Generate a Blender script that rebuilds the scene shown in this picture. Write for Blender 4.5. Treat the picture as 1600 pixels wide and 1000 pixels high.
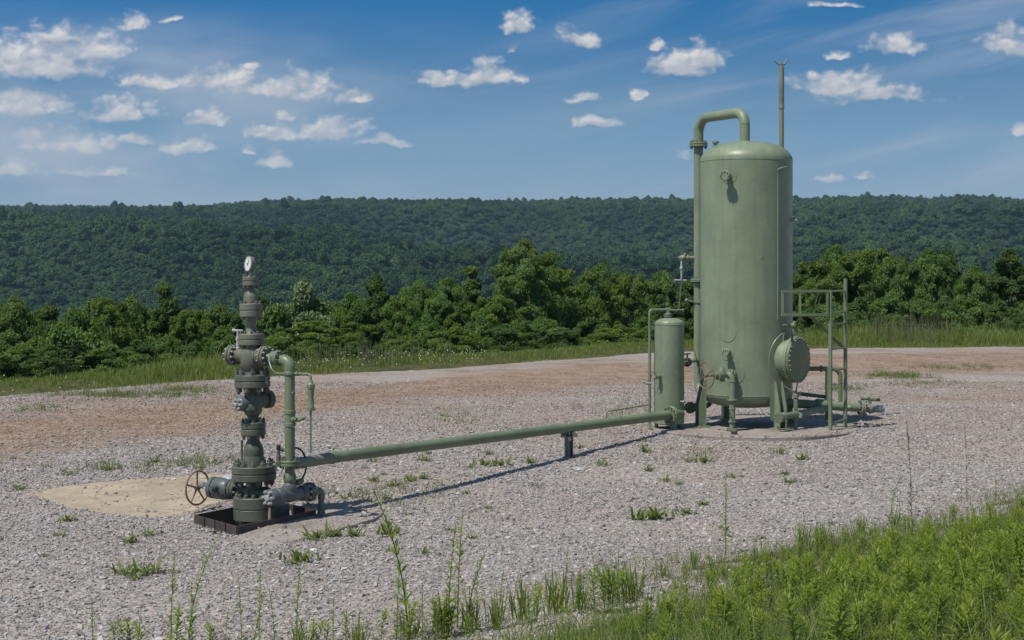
import bpy, math, random
import numpy as np
from mathutils import Vector, Matrix

for o in list(bpy.data.objects):
    bpy.data.objects.remove(o, do_unlink=True)
S = bpy.context.scene
COL = S.collection
R = math.radians
EYE = 2.8
F = 2500.0 / 1600.0 * 36.0      # lens in mm

# ------------------------------------------------------------------ camera
cam_d = bpy.data.cameras.new("camera")
cam = bpy.data.objects.new("camera", cam_d)
COL.objects.link(cam)
cam.location = (0, 0, EYE)
cam.rotation_euler = (R(90), 0, 0)
cam_d.sensor_width = 36
cam_d.lens = F
cam_d.shift_y = -85 / 1600.0
cam_d.clip_start = 0.1
cam_d.clip_end = 20000
S.camera = cam

# ------------------------------------------------------------------ sun, sky, exposure
SUN_AZ, SUN_EL = 48.0, 60.0     # degrees to the left of straight behind the camera; elevation
sx, sy, sz = (-math.sin(R(SUN_AZ)) * math.cos(R(SUN_EL)), -math.cos(R(SUN_AZ)) * math.cos(R(SUN_EL)), math.sin(R(SUN_EL)))
sun_d = bpy.data.lights.new("sun", 'SUN')
sun_d.energy = 4.6
sun_d.angle = R(0.53)
sun_d.color = (1.0, 0.945, 0.87)
sun = bpy.data.objects.new("sun", sun_d)
COL.objects.link(sun)
sun.location = (-20, -20, 60)
sun.rotation_euler = Vector((-sx, -sy, -sz)).to_track_quat('-Z', 'Y').to_euler()

S.view_settings.view_transform = 'Standard'
S.view_settings.look = 'None'
S.view_settings.exposure = 0.0
S.view_settings.gamma = 1
S.view_settings.use_curve_mapping = False
S.render.engine = 'CYCLES'
S.cycles.use_denoising = True
S.cycles.max_bounces = 6
S.cycles.diffuse_bounces = 3
S.cycles.glossy_bounces = 2
S.cycles.transmission_bounces = 2
S.cycles.transparent_max_bounces = 4
S.cycles.volume_bounces = 0
S.cycles.sample_clamp_indirect = 6

world = bpy.data.worlds.new("World")
S.world = world
world.use_nodes = True
WT = world.node_tree
WT.nodes.clear()


class NB:
    """tiny node-graph helper"""
    def __init__(s, t): s.t = t
    def n(s, typ, **kw):
        nd = s.t.nodes.new(typ)
        for k, v in kw.items(): setattr(nd, k, v)
        return nd
    def put(s, nd, i, v):
        if hasattr(v, 'is_linked') or isinstance(v, bpy.types.NodeSocket): s.t.links.new(v, nd.inputs[i])
        else: nd.inputs[i].default_value = v
    def m(s, op, a, b=None, c=None, clamp=False):
        nd = s.n('ShaderNodeMath', operation=op, use_clamp=clamp)
        for i, v in enumerate((a, b, c)):
            if v is not None: s.put(nd, i, v)
        return nd.outputs[0]
    def v(s, op, a, b=None, c=None, out=0):
        nd = s.n('ShaderNodeVectorMath', operation=op)
        for i, v in enumerate((a, b, c)):
            if v is not None: s.put(nd, i, v)
        return nd.outputs[out]
    def noise(s, vec, scale, detail=3, rough=0.55, dist=0.0, out=0):
        nd = s.n('ShaderNodeTexNoise')
        if vec is not None: s.put(nd, 'Vector', vec)
        s.put(nd, 'Scale', scale); s.put(nd, 'Detail', detail); s.put(nd, 'Roughness', rough); s.put(nd, 'Distortion', dist)
        return nd.outputs[out]
    def ss(s, x, a, b):
        nd = s.n('ShaderNodeMapRange', interpolation_type='SMOOTHSTEP')
        s.put(nd, 0, x); s.put(nd, 1, a); s.put(nd, 2, b)
        return nd.outputs[0]
    def mr(s, x, a, b, c, d):
        nd = s.n('ShaderNodeMapRange')
        s.put(nd, 0, x); s.put(nd, 1, a); s.put(nd, 2, b); s.put(nd, 3, c); s.put(nd, 4, d)
        return nd.outputs[0]
    def mix(s, f, a, b, blend='MIX'):
        nd = s.n('ShaderNodeMix', data_type='RGBA', blend_type=blend)
        def col(v): return v if isinstance(v, bpy.types.NodeSocket) else tuple(v) + (1,) * (4 - len(v))
        s.put(nd, 0, f); s.put(nd, 6, col(a)); s.put(nd, 7, col(b))
        return nd.outputs[2]
    def xyz(s, x, y, z):
        nd = s.n('ShaderNodeCombineXYZ')
        s.put(nd, 0, x); s.put(nd, 1, y); s.put(nd, 2, z)
        return nd.outputs[0]


w = NB(WT)
tc = w.n('ShaderNodeTexCoord')
dirv = tc.outputs['Generated']
sep = w.n('ShaderNodeSeparateXYZ'); w.put(sep, 0, dirv)
dx, dy, dz = sep.outputs
# the blue deepens quickly above the horizon, as in a clear summer sky after rain
lift = w.v('NORMALIZE', w.xyz(dx, dy, w.m('ADD', w.m('MULTIPLY', w.m('MAXIMUM', dz, 0.0), 3.4), 0.02)))
sky = w.n('ShaderNodeTexSky', sky_type='NISHITA')
sky.sun_disc = False
sky.sun_elevation = R(SUN_EL)
sky.sun_rotation = R(180 + SUN_AZ)
sky.altitude = 300
sky.air_density = 1.0
sky.dust_density = 0.6
sky.ozone_density = 2.0
w.put(sky, 0, lift)
tint = w.mix(w.ss(dz, 0.082, 0.17), w.mix(w.ss(dz, 0.03, 0.09), (1.22, 1.14, 1.04), (1.22, 1.44, 1.32)), (0.17, 1.06, 1.46))
tint = w.mix(w.ss(dz, 0.18, 0.55), tint, (0.72, 0.95, 1.08))
skyc = w.mix(1.0, sky.outputs[0], tint, 'MULTIPLY')
bg_sky = w.n('ShaderNodeBackground'); w.put(bg_sky, 0, skyc); w.put(bg_sky, 1, 0.085)
# clouds: cumulus humps by direction (azimuth / elevation), broken up by noise
ay = w.m('MAXIMUM', w.m('ABSOLUTE', dy), 0.02)
u = w.m('MULTIPLY', w.m('DIVIDE', dx, ay), 25.0)
vv = w.m('MULTIPLY', w.m('DIVIDE', dz, ay), 25.0)
puv = w.xyz(u, vv, 0.0)
warp = w.noise(puv, 1.5, 5, 0.6, 0, 1)
puw = w.v('MULTIPLY_ADD', w.v('SUBTRACT', warp, (0.5, 0.5, 0.5)), (0.75, 0.36, 0.0), puv)
CL = [(60, 112, 120, 62), (145, 88, 70, 46), (-5, 100, 80, 50), (95, 60, 50, 20), (205, 41, 36, 24), (275, 32, 20, 10),
      (240, 134, 60, 22), (340, 134, 95, 28), (430, 146, 85, 24), (482, 150, 40, 44), (560, 157, 30, 19), (325, 194, 42, 29),
      (395, 108, 22, 9), (40, 178, 95, 38), (190, 184, 64, 30), (110, 232, 85, 34), (210, 223, 34, 15), (290, 236, 48, 21),
      (425, 212, 46, 26), (440, 184, 18, 12), (515, 213, 68, 38), (422, 258, 28, 24), (388, 240, 15, 14), (600, 226, 50, 16),
      (10, 270, 60, 18), (150, 275, 80, 14),
      (690, 130, 52, 26), (762, 128, 56, 32), (812, 46, 36, 33), (800, 83, 15, 15), (905, 69, 34, 25), (1021, 77, 18, 17),
      (1068, 112, 62, 34), (1100, 104, 34, 38), (915, 157, 32, 17), (1005, 150, 28, 11), (928, 195, 32, 14), (1295, 144, 70, 32),
      (1345, 140, 34, 34), (1380, 160, 84, 26), (1408, 78, 52, 30), (1572, 80, 48, 42), (1305, 86, 22, 13), (1066, 245, 22, 11),
      (1350, 279, 26, 9), (1300, 284, 32, 9), (1598, 206, 16, 14), (1300, 12, 36, 7)]
acc = acc2 = None
for (cx, by, hw, hh) in CL:
    a, b = 1.0 / (hw * 1.18 / 100), 1.0 / (hh * 1.12 / 100)
    p = w.v('MULTIPLY_ADD', puw, (a, b, 0), (-(cx - 800) / 100 * a, -(415 - by + hh * 0.12) / 100 * b, 0))
    q = w.v('MAXIMUM', p, w.v('MULTIPLY', p, (-1, -3.2, 1)))
    L = w.v('LENGTH', q, out=1)
    acc = L if acc is None else w.m('SMOOTH_MIN', acc, L, 0.22)
    if hw > 30:
        L2 = w.v('LENGTH', w.v('MULTIPLY_ADD', puw, (a, b, 0), (-(cx - 800) / 100 * a + 0.12, -(415 - by + hh * 0.12) / 100 * b + 0.38, 0)), out=1)
        acc2 = L2 if acc2 is None else w.m('SMOOTH_MIN', acc2, L2, 0.2)
def puff(sc, off):
    nd = w.n('ShaderNodeTexVoronoi', feature='SMOOTH_F1'); w.put(nd, 'Smoothness', 0.35)
    w.put(nd, 'Vector', w.v('ADD', w.v('MULTIPLY', puw, (1, 1.35, 1)), off)); w.put(nd, 'Scale', sc)
    return nd.outputs['Distance']
bil = w.m('ADD', w.m('MULTIPLY', w.m('SUBTRACT', 0.42, puff(2.6, (0, 0, 0))), 0.62), w.m('MULTIPLY', w.m('SUBTRACT', 0.42, puff(6.5, (0.3, 0.1, 0))), 0.40))
bil2 = w.m('ADD', w.m('MULTIPLY', w.m('SUBTRACT', 0.42, puff(2.6, (-0.07, 0.10, 0))), 0.62), w.m('MULTIPLY', w.m('SUBTRACT', 0.42, puff(6.5, (0.27, 0.15, 0))), 0.40))
fine = w.noise(w.v('MULTIPLY', puv, (1, 1.5, 1)), 2.3, 7, 0.60, 0.35)
fine2 = w.noise(w.v('ADD', w.v('MULTIPLY', puv, (1, 1.5, 1)), (-0.09, 0.13, 0)), 2.3, 4, 0.5, 0.25)
field = w.m('ADD', w.m('ADD', w.m('SUBTRACT', 1.0, acc), bil), w.m('MULTIPLY', w.m('SUBTRACT', fine, 0.5), 0.95))
alpha1 = w.ss(field, -0.06, 0.70)
under = w.ss(w.m('ADD', w.m('SUBTRACT', 1.0, acc2), w.m('MULTIPLY', w.m('SUBTRACT', fine2, 0.5), 0.9)), 0.12, 0.85)
# the same kind of fair-weather clouds go on overhead
pz = w.m('MAXIMUM', dz, 0.05)
ov = w.xyz(w.m('DIVIDE', dx, pz), w.m('DIVIDE', dy, pz), 0.0)
ovn = w.noise(ov, 1.4, 5, 0.55)
alpha2 = w.m('MULTIPLY', w.ss(ovn, 0.58, 0.7), w.ss(dz, 0.19, 0.30))
# thin high streaks over the right half
st = w.v('MULTIPLY', w.v('ADD', puv, w.xyz(0.0, w.m('MULTIPLY', u, -0.22), 0.0)), (0.12, 0.9, 1))
stn = w.noise(st, 1.5, 5, 0.55, 0.4)
alpha3 = w.m('MULTIPLY', w.m('MULTIPLY', w.ss(stn, 0.40, 0.75), w.ss(u, -3.0, 4.0)), 0.48)
veil = w.m('MULTIPLY', w.ss(w.noise(w.v('MULTIPLY', puv, (0.25, 0.8, 1)), 1.2, 4, 0.5), 0.34, 0.7), w.m('MULTIPLY', w.m('MULTIPLY', w.ss(u, 1.0, -6.0), w.ss(dz, .165, .11)), 0.80))
alpha3 = w.m('MAXIMUM', alpha3, veil)
lit = w.m('ADD', w.m('ADD', w.m('MULTIPLY', w.m('SUBTRACT', fine, fine2), 0.8), w.m('MULTIPLY', w.m('SUBTRACT', bil, bil2), 1.5)), 0.72, clamp=True)
ccol = w.mix(lit, (0.42, 0.475, 0.56), (0.93, 0.90, 0.885))
ccol = w.mix(w.m('MULTIPLY', under, 0.72), ccol, (0.50, 0.545, 0.62))
bg_c = w.n('ShaderNodeBackground'); w.put(bg_c, 0, ccol); w.put(bg_c, 1, 0.84)
bg_t = w.n('ShaderNodeBackground'); w.put(bg_t, 0, (0.50, 0.57, 0.68, 1)); w.put(bg_t, 1, 0.86)
low = w.m('MULTIPLY', w.m('MAXIMUM', alpha1, alpha2), w.mr(dz, 0.035, 0.11, 0.50, 0.90))
mx1 = w.n('ShaderNodeMixShader'); w.put(mx1, 0, alpha3); w.put(mx1, 1, bg_sky.outputs[0]); w.put(mx1, 2, bg_t.outputs[0])
mx2 = w.n('ShaderNodeMixShader'); w.put(mx2, 0, low); w.put(mx2, 1, mx1.outputs[0]); w.put(mx2, 2, bg_c.outputs[0])
wo = w.n('ShaderNodeOutputWorld'); w.put(wo, 0, mx2.outputs[0])
world.cycles.sampling_method = 'MANUAL'
world.cycles.sample_map_resolution = 512

# ------------------------------------------------------------------ numeric noise
def vnoise(x, y, seed=0):
    x = np.asarray(x, float); y = np.asarray(y, float)
    xi = np.floor(x).astype(np.int64); yi = np.floor(y).astype(np.int64)
    fx = x - xi; fy = y - yi
    fx = fx * fx * (3 - 2 * fx); fy = fy * fy * (3 - 2 * fy)
    def h(a, b):
        n = (a * 374761393 + b * 668265263 + seed * 974634777) & 0xffffffff
        n = ((n ^ (n >> 13)) * 1274126177) & 0xffffffff
        return ((n ^ (n >> 16)) & 0xffff) / 65535.0
    return (h(xi, yi) * (1 - fx) + h(xi + 1, yi) * fx) * (1 - fy) + (h(xi, yi + 1) * (1 - fx) + h(xi + 1, yi + 1) * fx) * fy
def fbm(x, y, oct=4, seed=0):
    t = 0; a = 0.5; f = 1.0; n = 0
    for i in range(oct):
        t = t + a * vnoise(x * f + 17.3 * i, y * f - 9.1 * i, seed + i); n += a; a *= 0.5; f *= 2.03
    return t / n
def sst(t):
    t = np.clip(t, 0, 1); return t * t * (3 - 2 * t)

# ------------------------------------------------------------------ terrain
EDGE = np.array([(-60, 12), (-25, 18), (-9.3, 29.3), (-6.5, 33), (-4.2, 35), (-1.5, 37.6), (3.5, 43.5), (8, 46), (14.8, 47.2), (40, 50), (120, 50)], float)
BANK = np.array([(-60, 0), (-12, 7.0), (-3.9, 10.6), (-2.4, 11.4), (-0.96, 12.3), (0.59, 14.74), (3.04, 16.87), (6.26, 19.6), (15, 26), (30, 34), (120, 60)], float)
SKY = np.array([(-400, 330), (0, 322), (100, 319), (200, 317), (300, 318), (400, 313), (520, 307), (650, 310), (720, 307), (800, 312), (900, 310),
                (1000, 308), (1080, 310), (1240, 308), (1350, 305), (1450, 308), (1550, 306), (1600, 310), (2000, 316)], float)
def edge_y(x): return np.interp(x, EDGE[:, 0], EDGE[:, 1])
def bank_y(x): return np.interp(x, BANK[:, 0], BANK[:, 1])
def terrain(x, y):
    x = np.asarray(x, float); y = np.asarray(y, float)
    d = y - edge_y(x) + (fbm(x * .35, y * .35, 3, 5) - .5) * 0.9
    pad = 0.40 * sst((y - 16.5) / 7.0)
    bumps = 0.055 * np.exp(-(((x - 3.5) ** 2 + (y - 23.3) ** 2) / 4.6) ** 2) + (fbm(x * .5, y * .5, 4, 1) - .5) * 0.07 * sst((y - 8) / 4)
    s = (bank_y(x) - y) * 0.72
    bank = 1.15 * sst(s / 8.5) + 0.10 * sst(s / 1.2) * fbm(x * 1.3, y * 1.3, 3, 9)
    drop = -4.6 * sst((d - 2.2) / 19) + 0.12 * sst(d / 1.5)
    z = pad + bumps + bank + drop
    z = z - 26 * sst((y - 52) / 250)
    yr = 2650.0
    px = 800 + 2500 * x / np.maximum(y, 50)
    zr = EYE + (415 - np.interp(px, SKY[:, 0], SKY[:, 1])) / 2500 * yr - 8.5
    t = np.clip((y - 640) / (yr - 640), 0, 1)
    rise = (zr + 30.0) * (0.62 * t + 0.38 * sst(t))
    rx, ry = x * .94 + y * .34, -x * .34 + y * .94
    rid = 1 - np.abs(2 * fbm(rx / 330, ry / 640, 3, 31) - 1) * 1.7
    spur = (rid - .62) * 118 * np.sin(np.pi * np.clip(t, 0, 1)) ** 0.8
    hill = np.where(y > 640, rise + spur, 0)
    z = z + hill
    z = z + 25 * np.exp(-((x - 365) / 150) ** 2 - ((y - 980) / 170) ** 2) * (y > 500)
    def ridge(xc, sxw, yc, tilt, syw, amp):
        yy_ = y - yc - tilt * (x - xc)
        w_ = np.exp(-np.abs((x - xc) / sxw) ** 2.5) * (y > 640)
        return w_ * (amp * np.exp(-(yy_ / syw) ** 2) - .75 * amp * np.exp(-((yy_ - 2.1 * syw) / (1.2 * syw)) ** 2))
    z = z + ridge(-330, 420, 1120, .22, 130, 27) + ridge(330, 560, 1760, -.16, 170, 34) + ridge(-420, 380, 1700, .35, 150, 24) + ridge(120, 260, 1330, -.3, 110, 20)
    lim = EYE + (415 - np.interp(px, SKY[:, 0], SKY[:, 1])) / 2500 * y - 8.5 - 10 * np.clip((yr - y) / 1500, 0, 1)
    dz_ = np.clip((z - lim + 12) / 24, 0, 1)
    z = np.where(y > 640, np.where(z > lim + 12, lim, np.where(z > lim - 12, z - 12 * dz_ * dz_, z)), z)
    back = np.clip((y - yr) / 900, 0, 1)
    z = z - back * (zr + 35)
    return z
def ground_at(px, py, ymin=4.0, ymax=300.0):
    """where the line of sight through a picture point meets the ground"""
    ys = np.geomspace(ymin, ymax, 4000)
    xs = (px - 800) * ys / 2500
    zs = EYE - (py - 415) * ys / 2500
    k = np.argmax(terrain(xs, ys) >= zs)
    if k == 0: k = len(ys) - 1
    return float(xs[k]), float(ys[k]), float(terrain(xs[k], ys[k]))
def W(px, py, Y): return Vector(((px - 800) * Y / 2500, Y, EYE - (py - 415) * Y / 2500))

# ------------------------------------------------------------------ mesh tools
def mesh_np(name, verts, faces, attrs=None, smooth=False):
    """verts (N,3); faces: list of (M,k) int arrays"""
    me = bpy.data.meshes.new(name)
    verts = np.ascontiguousarray(verts, np.float32)
    if not isinstance(faces, list): faces = [faces]
    faces = [np.asarray(f, np.int32) for f in faces if len(f)]
    me.vertices.add(len(verts)); me.vertices.foreach_set('co', verts.ravel())
    if faces:
        loops = np.concatenate([f.ravel() for f in faces])
        tot = np.concatenate([np.full(len(f), f.shape[1], np.int32) for f in faces])
        st = np.concatenate([[0], np.cumsum(tot)[:-1]]).astype(np.int32)
        me.loops.add(len(loops)); me.loops.foreach_set('vertex_index', loops)
        me.polygons.add(len(tot)); me.polygons.foreach_set('loop_start', st)
        me.polygons.foreach_set('use_smooth', np.full(len(tot), smooth))
    for k, v in (attrs or {}).items():
        v = np.ascontiguousarray(v, np.float32)
        if v.ndim == 1:
            a = me.attributes.new(k, 'FLOAT', 'POINT'); a.data.foreach_set('value', v)
        else:
            a = me.attributes.new(k, 'FLOAT_VECTOR', 'POINT'); a.data.foreach_set('vector', v.ravel())
    me.update(calc_edges=True); me.validate()
    return me

ROOT = {}
def tag(o, label=None, cat=None, group=None, kind=None):
    if label: o['label'] = label
    if cat: o['category'] = cat
    if group: o['group'] = group
    if kind: o['kind'] = kind
    return o
def link(name, me, mat=None, parent=None):
    o = bpy.data.objects.new(name, me)
    COL.objects.link(o)
    if mat is not None: me.materials.append(mat)
    if parent is not None: o.parent = parent
    return o
def thing(name, label, cat, loc=(0, 0, 0), group=None):
    o = bpy.data.objects.new(name, None)
    COL.objects.link(o)
    o.location = loc
    o.empty_display_size = 0.2
    ROOT[o.name] = Vector(loc)
    return tag(o, label, cat, group)
def origin_of(o):
    while o.parent is not None: o = o.parent
    return ROOT.get(o.name, Vector((0, 0, 0)))

def frame(axis):
    a = Vector(axis).normalized()
    h = Vector((0, 0, 1)) if abs(a.z) < 0.95 else Vector((1, 0, 0))
    e1 = h.cross(a).normalized(); e2 = a.cross(e1)
    return e1, e2, a

class MB:
    """collects shapes in world space, builds one mesh object"""
    def __init__(s): s.v = []; s.f = []
    def lathe(s, prof, c, axis=(0, 0, 1), seg=32, caps=True):
        """prof: list of (radius, offset along the axis)"""
        e1, e2, a = frame(axis); c = Vector(c); b = len(s.v); n = len(prof)
        for (r, h) in prof:
            for k in range(seg):
                t = 2 * math.pi * k / seg
                s.v.append(c + a * h + (e1 * math.cos(t) + e2 * math.sin(t)) * r)
        for i in range(n - 1):
            for k in range(seg):
                k2 = (k + 1) % seg
                s.f.append((b + i * seg + k, b + i * seg + k2, b + (i + 1) * seg + k2, b + (i + 1) * seg + k))
        if caps:
            if prof[0][0] > 1e-5: s.f.append(tuple(b + k for k in reversed(range(seg))))
            if prof[-1][0] > 1e-5: s.f.append(tuple(b + (n - 1) * seg + k for k in range(seg)))
        return s
    def cyl(s, p, q, r, r2=None, seg=20, ch=0.0):
        p = Vector(p); q = Vector(q); L = (q - p).length; r2 = r if r2 is None else r2
        pr = [(r, 0), (r2, L)] if ch <= 0 else [(r - ch, 0), (r, ch), (r2, L - ch), (r2 - ch, L)]
        return s.lathe(pr, p, q - p, seg)
    def tube(s, pts, r, seg=14, caps=True):
        pts = [Vector(p) for p in pts]; n = len(pts); b = len(s.v)
        rs = r if hasattr(r, '__len__') else [r] * n
        t0 = (pts[1] - pts[0]).normalized(); e1, e2, _ = frame(t0)
        for i in range(n):
            t = ((pts[min(i + 1, n - 1)] - pts[i]).normalized() + (pts[i] - pts[max(i - 1, 0)]).normalized())
            t = t.normalized() if t.length > 1e-6 else t0
            e1 = (e1 - t * e1.dot(t)).normalized(); e2 = t.cross(e1)
            for k in range(seg):
                g = 2 * math.pi * k / seg
                s.v.append(pts[i] + (e1 * math.cos(g) + e2 * math.sin(g)) * rs[i])
        for i in range(n - 1):
            for k in range(seg):
                k2 = (k + 1) % seg
                s.f.append((b + i * seg + k, b + i * seg + k2, b + (i + 1) * seg + k2, b + (i + 1) * seg + k))
        if caps:
            s.f.append(tuple(b + k for k in reversed(range(seg)))); s.f.append(tuple(b + (n - 1) * seg + k for k in range(seg)))
        return s
    def box(s, c, size, ax=None, ch=0.0):
        """oriented box; ax = three unit vectors"""
        c = Vector(c); ax = ax or (Vector((1, 0, 0)), Vector((0, 1, 0)), Vector((0, 0, 1)))
        h = [d / 2 for d in size]; b = len(s.v)
        if ch <= 0:
            for k in range(8):
                s.v.append(c + ax[0] * h[0] * (1 if k & 1 else -1) + ax[1] * h[1] * (1 if k & 2 else -1) + ax[2] * h[2] * (1 if k & 4 else -1))
            for f in ((0, 2, 3, 1), (4, 5, 7, 6), (0, 1, 5, 4), (2, 6, 7, 3), (0, 4, 6, 2), (1, 3, 7, 5)): s.f.append(tuple(b + i for i in f))
        else:
            oct_ = lambda hx, hy: [(hx - ch, hy), (hx, hy - ch), (hx, -hy + ch), (hx - ch, -hy), (-hx + ch, -hy), (-hx, -hy + ch), (-hx, hy - ch), (-hx + ch, hy)]
            for (z, k) in ((-h[2], ch), (-h[2] + ch, 0), (h[2] - ch, 0), (h[2], ch)):
                for (x, y) in oct_(h[0] - k, h[1] - k): s.v.append(c + ax[0] * x + ax[1] * y + ax[2] * z)
            for i in range(3):
                for k in range(8):
                    k2 = (k + 1) % 8
                    s.f.append((b + i * 8 + k2, b + i * 8 + k, b + (i + 1) * 8 + k, b + (i + 1) * 8 + k2))
            s.f.append(tuple(b + k for k in range(8))); s.f.append(tuple(b + 24 + k for k in reversed(range(8))))
        return s
    def bar(s, p, q, w_, t_, up=(0, 0, 1)):
        p = Vector(p); q = Vector(q); a = (q - p).normalized(); u_ = Vector(up)
        if abs(a.dot(u_)) > 0.98: u_ = Vector((0, 1, 0))
        e1 = a.cross(u_).normalized(); e2 = e1.cross(a)
        return s.box((p + q) / 2, (w_, t_, (q - p).length), (e1, e2, a))
    def ball(s, c, r, seg=14, rings=8, sq=1.0):
        pr = [(max(r * math.sin(math.pi * i / rings), 1e-5), -r * sq * math.cos(math.pi * i / rings)) for i in range(rings + 1)]
        return s.lathe(pr, c, (0, 0, 1), seg, False)
    def torus(s, c, axis, RR, r, seg=40, sub=10):
        e1, e2, a = frame(axis); c = Vector(c); b = len(s.v)
        for i in range(seg):
            t = 2 * math.pi * i / seg; d = e1 * math.cos(t) + e2 * math.sin(t)
            for j in range(sub):
                g = 2 * math.pi * j / sub
                s.v.append(c + d * (RR + r * math.cos(g)) + a * r * math.sin(g))
        for i in range(seg):
            for j in range(sub):
                i2, j2 = (i + 1) % seg, (j + 1) % sub
                s.f.append((b + i * sub + j, b + i2 * sub + j, b + i2 * sub + j2, b + i * sub + j2))
        return s
    def build(s, name, mat, parent=None, smooth=True, angle=35):
        o_ = origin_of(parent) if parent is not None else Vector((0, 0, 0))
        me = bpy.data.meshes.new(name)
        me.from_pydata([tuple(v - o_) for v in s.v], [], s.f)
        if smooth:
            me.polygons.foreach_set('use_smooth', [True] * len(me.polygons))
            me.set_sharp_from_angle(angle=R(angle))
        me.update()
        return link(name, me, mat, parent)

def bend(p, corner, q, rad, n=8):
    """points of a pipe that turns at corner"""
    p, c, q = Vector(p), Vector(corner), Vector(q)
    a = (p - c).normalized(); b = (q - c).normalized()
    ang = a.angle(b); d = rad / math.tan(ang / 2)
    s_, e_ = c + a * d, c + b * d
    cen = c + (a + b).normalized() * (rad / math.sin(ang / 2))
    v0 = s_ - cen; v1 = e_ - cen; om = v0.angle(v1)
    return [cen + (v0 * math.sin((1 - k / n) * om) + v1 * math.sin(k / n * om)) / math.sin(om) for k in range(n + 1)]

# ------------------------------------------------------------------ materials
def new_mat(name):
    m = bpy.data.materials.new(name); m.use_nodes = True
    t = m.node_tree; t.nodes.clear()
    return m, NB(t)
def finish(b, shader, disp=None):
    o = b.n('ShaderNodeOutputMaterial'); b.put(o, 0, shader)
def bump(b, h, strength, dist=0.01):
    n = b.n('ShaderNodeBump'); b.put(n, 'Height', h); b.put(n, 'Strength', strength); b.put(n, 'Distance', dist)
    return n.outputs[0]
def principled(b, col, rough, metal=0.0, normal=None, spec=0.5):
    p = b.n('ShaderNodeBsdfPrincipled')
    b.put(p, 'Base Color', col if isinstance(col, bpy.types.NodeSocket) else tuple(col) + (1,))
    b.put(p, 'Roughness', rough); b.put(p, 'Metallic', metal); b.put(p, 'Specular IOR Level', spec)
    if normal is not None: b.put(p, 'Normal', normal)
    return p.outputs[0]

def paint(name, rgb, rough=0.45, rust=0.0, fade=0.25, rust_rgb=(0.16, 0.07, 0.035), sc=1.0):
    """weathered oil-field paint: chalky fading, faint run marks, rust freckles"""
    m, b = new_mat(name)
    co = b.n('ShaderNodeTexCoord').outputs['Object']
    big = b.noise(co, 1.7 * sc, 4, 0.6)
    sm = b.noise(co, 14 * sc, 4, 0.65)
    run = b.noise(b.v('MULTIPLY', co, (9 * sc, 9 * sc, 0.55 * sc)), 1.0, 4, 0.6)
    dark = tuple(c * (1 - fade) for c in rgb); pale = tuple(min(1, c * (1 + fade * .7) + 0.008) for c in rgb)
    c = b.mix(b.ss(big, 0.3, 0.7), dark, pale)
    c = b.mix(b.m('MULTIPLY', b.ss(run, 0.46, 0.72), 0.35), c, tuple(x * 0.62 for x in rgb))
    c = b.mix(b.m('MULTIPLY', b.ss(sm, 0.5, 0.75), 0.22), c, tuple(min(1, x * 1.5 + .02) for x in rgb))
    if rust > 0:
        rn = b.noise(co, 5.5 * sc, 6, 0.7, 0.6)
        c = b.mix(b.m('MULTIPLY', b.ss(rn, 0.66 - 0.22 * rust, 0.74 - 0.14 * rust), 0.85), c, rust_rgb)
    r = b.mr(sm, 0.3, 0.7, rough - 0.09, rough + 0.14)
    finish(b, principled(b, c, r, 0, bump(b, b.noise(co, 38 * sc, 3, 0.6), 0.12, 0.004), 0.45))
    return m

M = {}
M['tank'] = paint('tank_green_paint', (0.195, 0.238, 0.153), 0.40, 0.08, 0.12)
M['pipe'] = paint('pipe_green_paint', (0.150, 0.188, 0.108), 0.42, 0.12, 0.16)
M['tree_iron'] = paint('wellhead_olive_paint', (0.100, 0.110, 0.080), 0.46, 0.16, 0.22)
M['tree_top'] = paint('wellhead_faded_olive_paint', (0.140, 0.143, 0.107), 0.5, 0.2, 0.2)
M['bolt'] = paint('bolt_paint', (0.105, 0.112, 0.088), 0.45, 0.3, 0.3, sc=3)
M['bolt_pale'] = paint('pale_bolt_paint', (0.30, 0.30, 0.26), 0.45, 0.25, 0.3, sc=3)
M['grey'] = paint('blue_grey_primer', (0.115, 0.135, 0.135), 0.4, 0.12, 0.3)
M['pale_grey'] = paint('worn_pale_grey_paint', (0.36, 0.38, 0.37), 0.42, 0.06, 0.35, sc=2)
M['rust'] = paint('faded_red_oxide', (0.29, 0.165, 0.11), 0.6, 0.2, 0.3)
M['rust_dark'] = paint('dull_red_oxide', (0.165, 0.105, 0.08), 0.6, 0.2, 0.3)
M['case'] = paint('gauge_case', (0.17, 0.155, 0.14), 0.4, 0.2, 0.2, sc=3)
M['black'] = paint('black_rubber', (0.035, 0.037, 0.036), 0.5, 0.0, 0.2)
M['steel'] = paint('galvanised_steel', (0.40, 0.40, 0.385), 0.38, 0.06, 0.25, sc=2)
M['vent'] = paint('vent_grey_green_paint', (0.19, 0.20, 0.155), 0.5, 0.1, 0.25)
M['cellar'] = paint('dark_cellar_steel', (0.068, 0.058, 0.050), 0.65, 0.75, 0.35, (0.11, 0.06, 0.038), sc=1.6)
M['support'] = paint('grey_green_strut', (0.19, 0.20, 0.195), 0.5, 0.2, 0.3)
M['sticker'] = paint('pink_sticker', (0.62, 0.44, 0.42), 0.5, 0, 0.1)
M['soil_pit'] = paint('shade_painted_pit_soil', (0.03, 0.025, 0.02), 0.95, 0, 0.3)  # soil near black: the shade of the hole is in its colour

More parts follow.
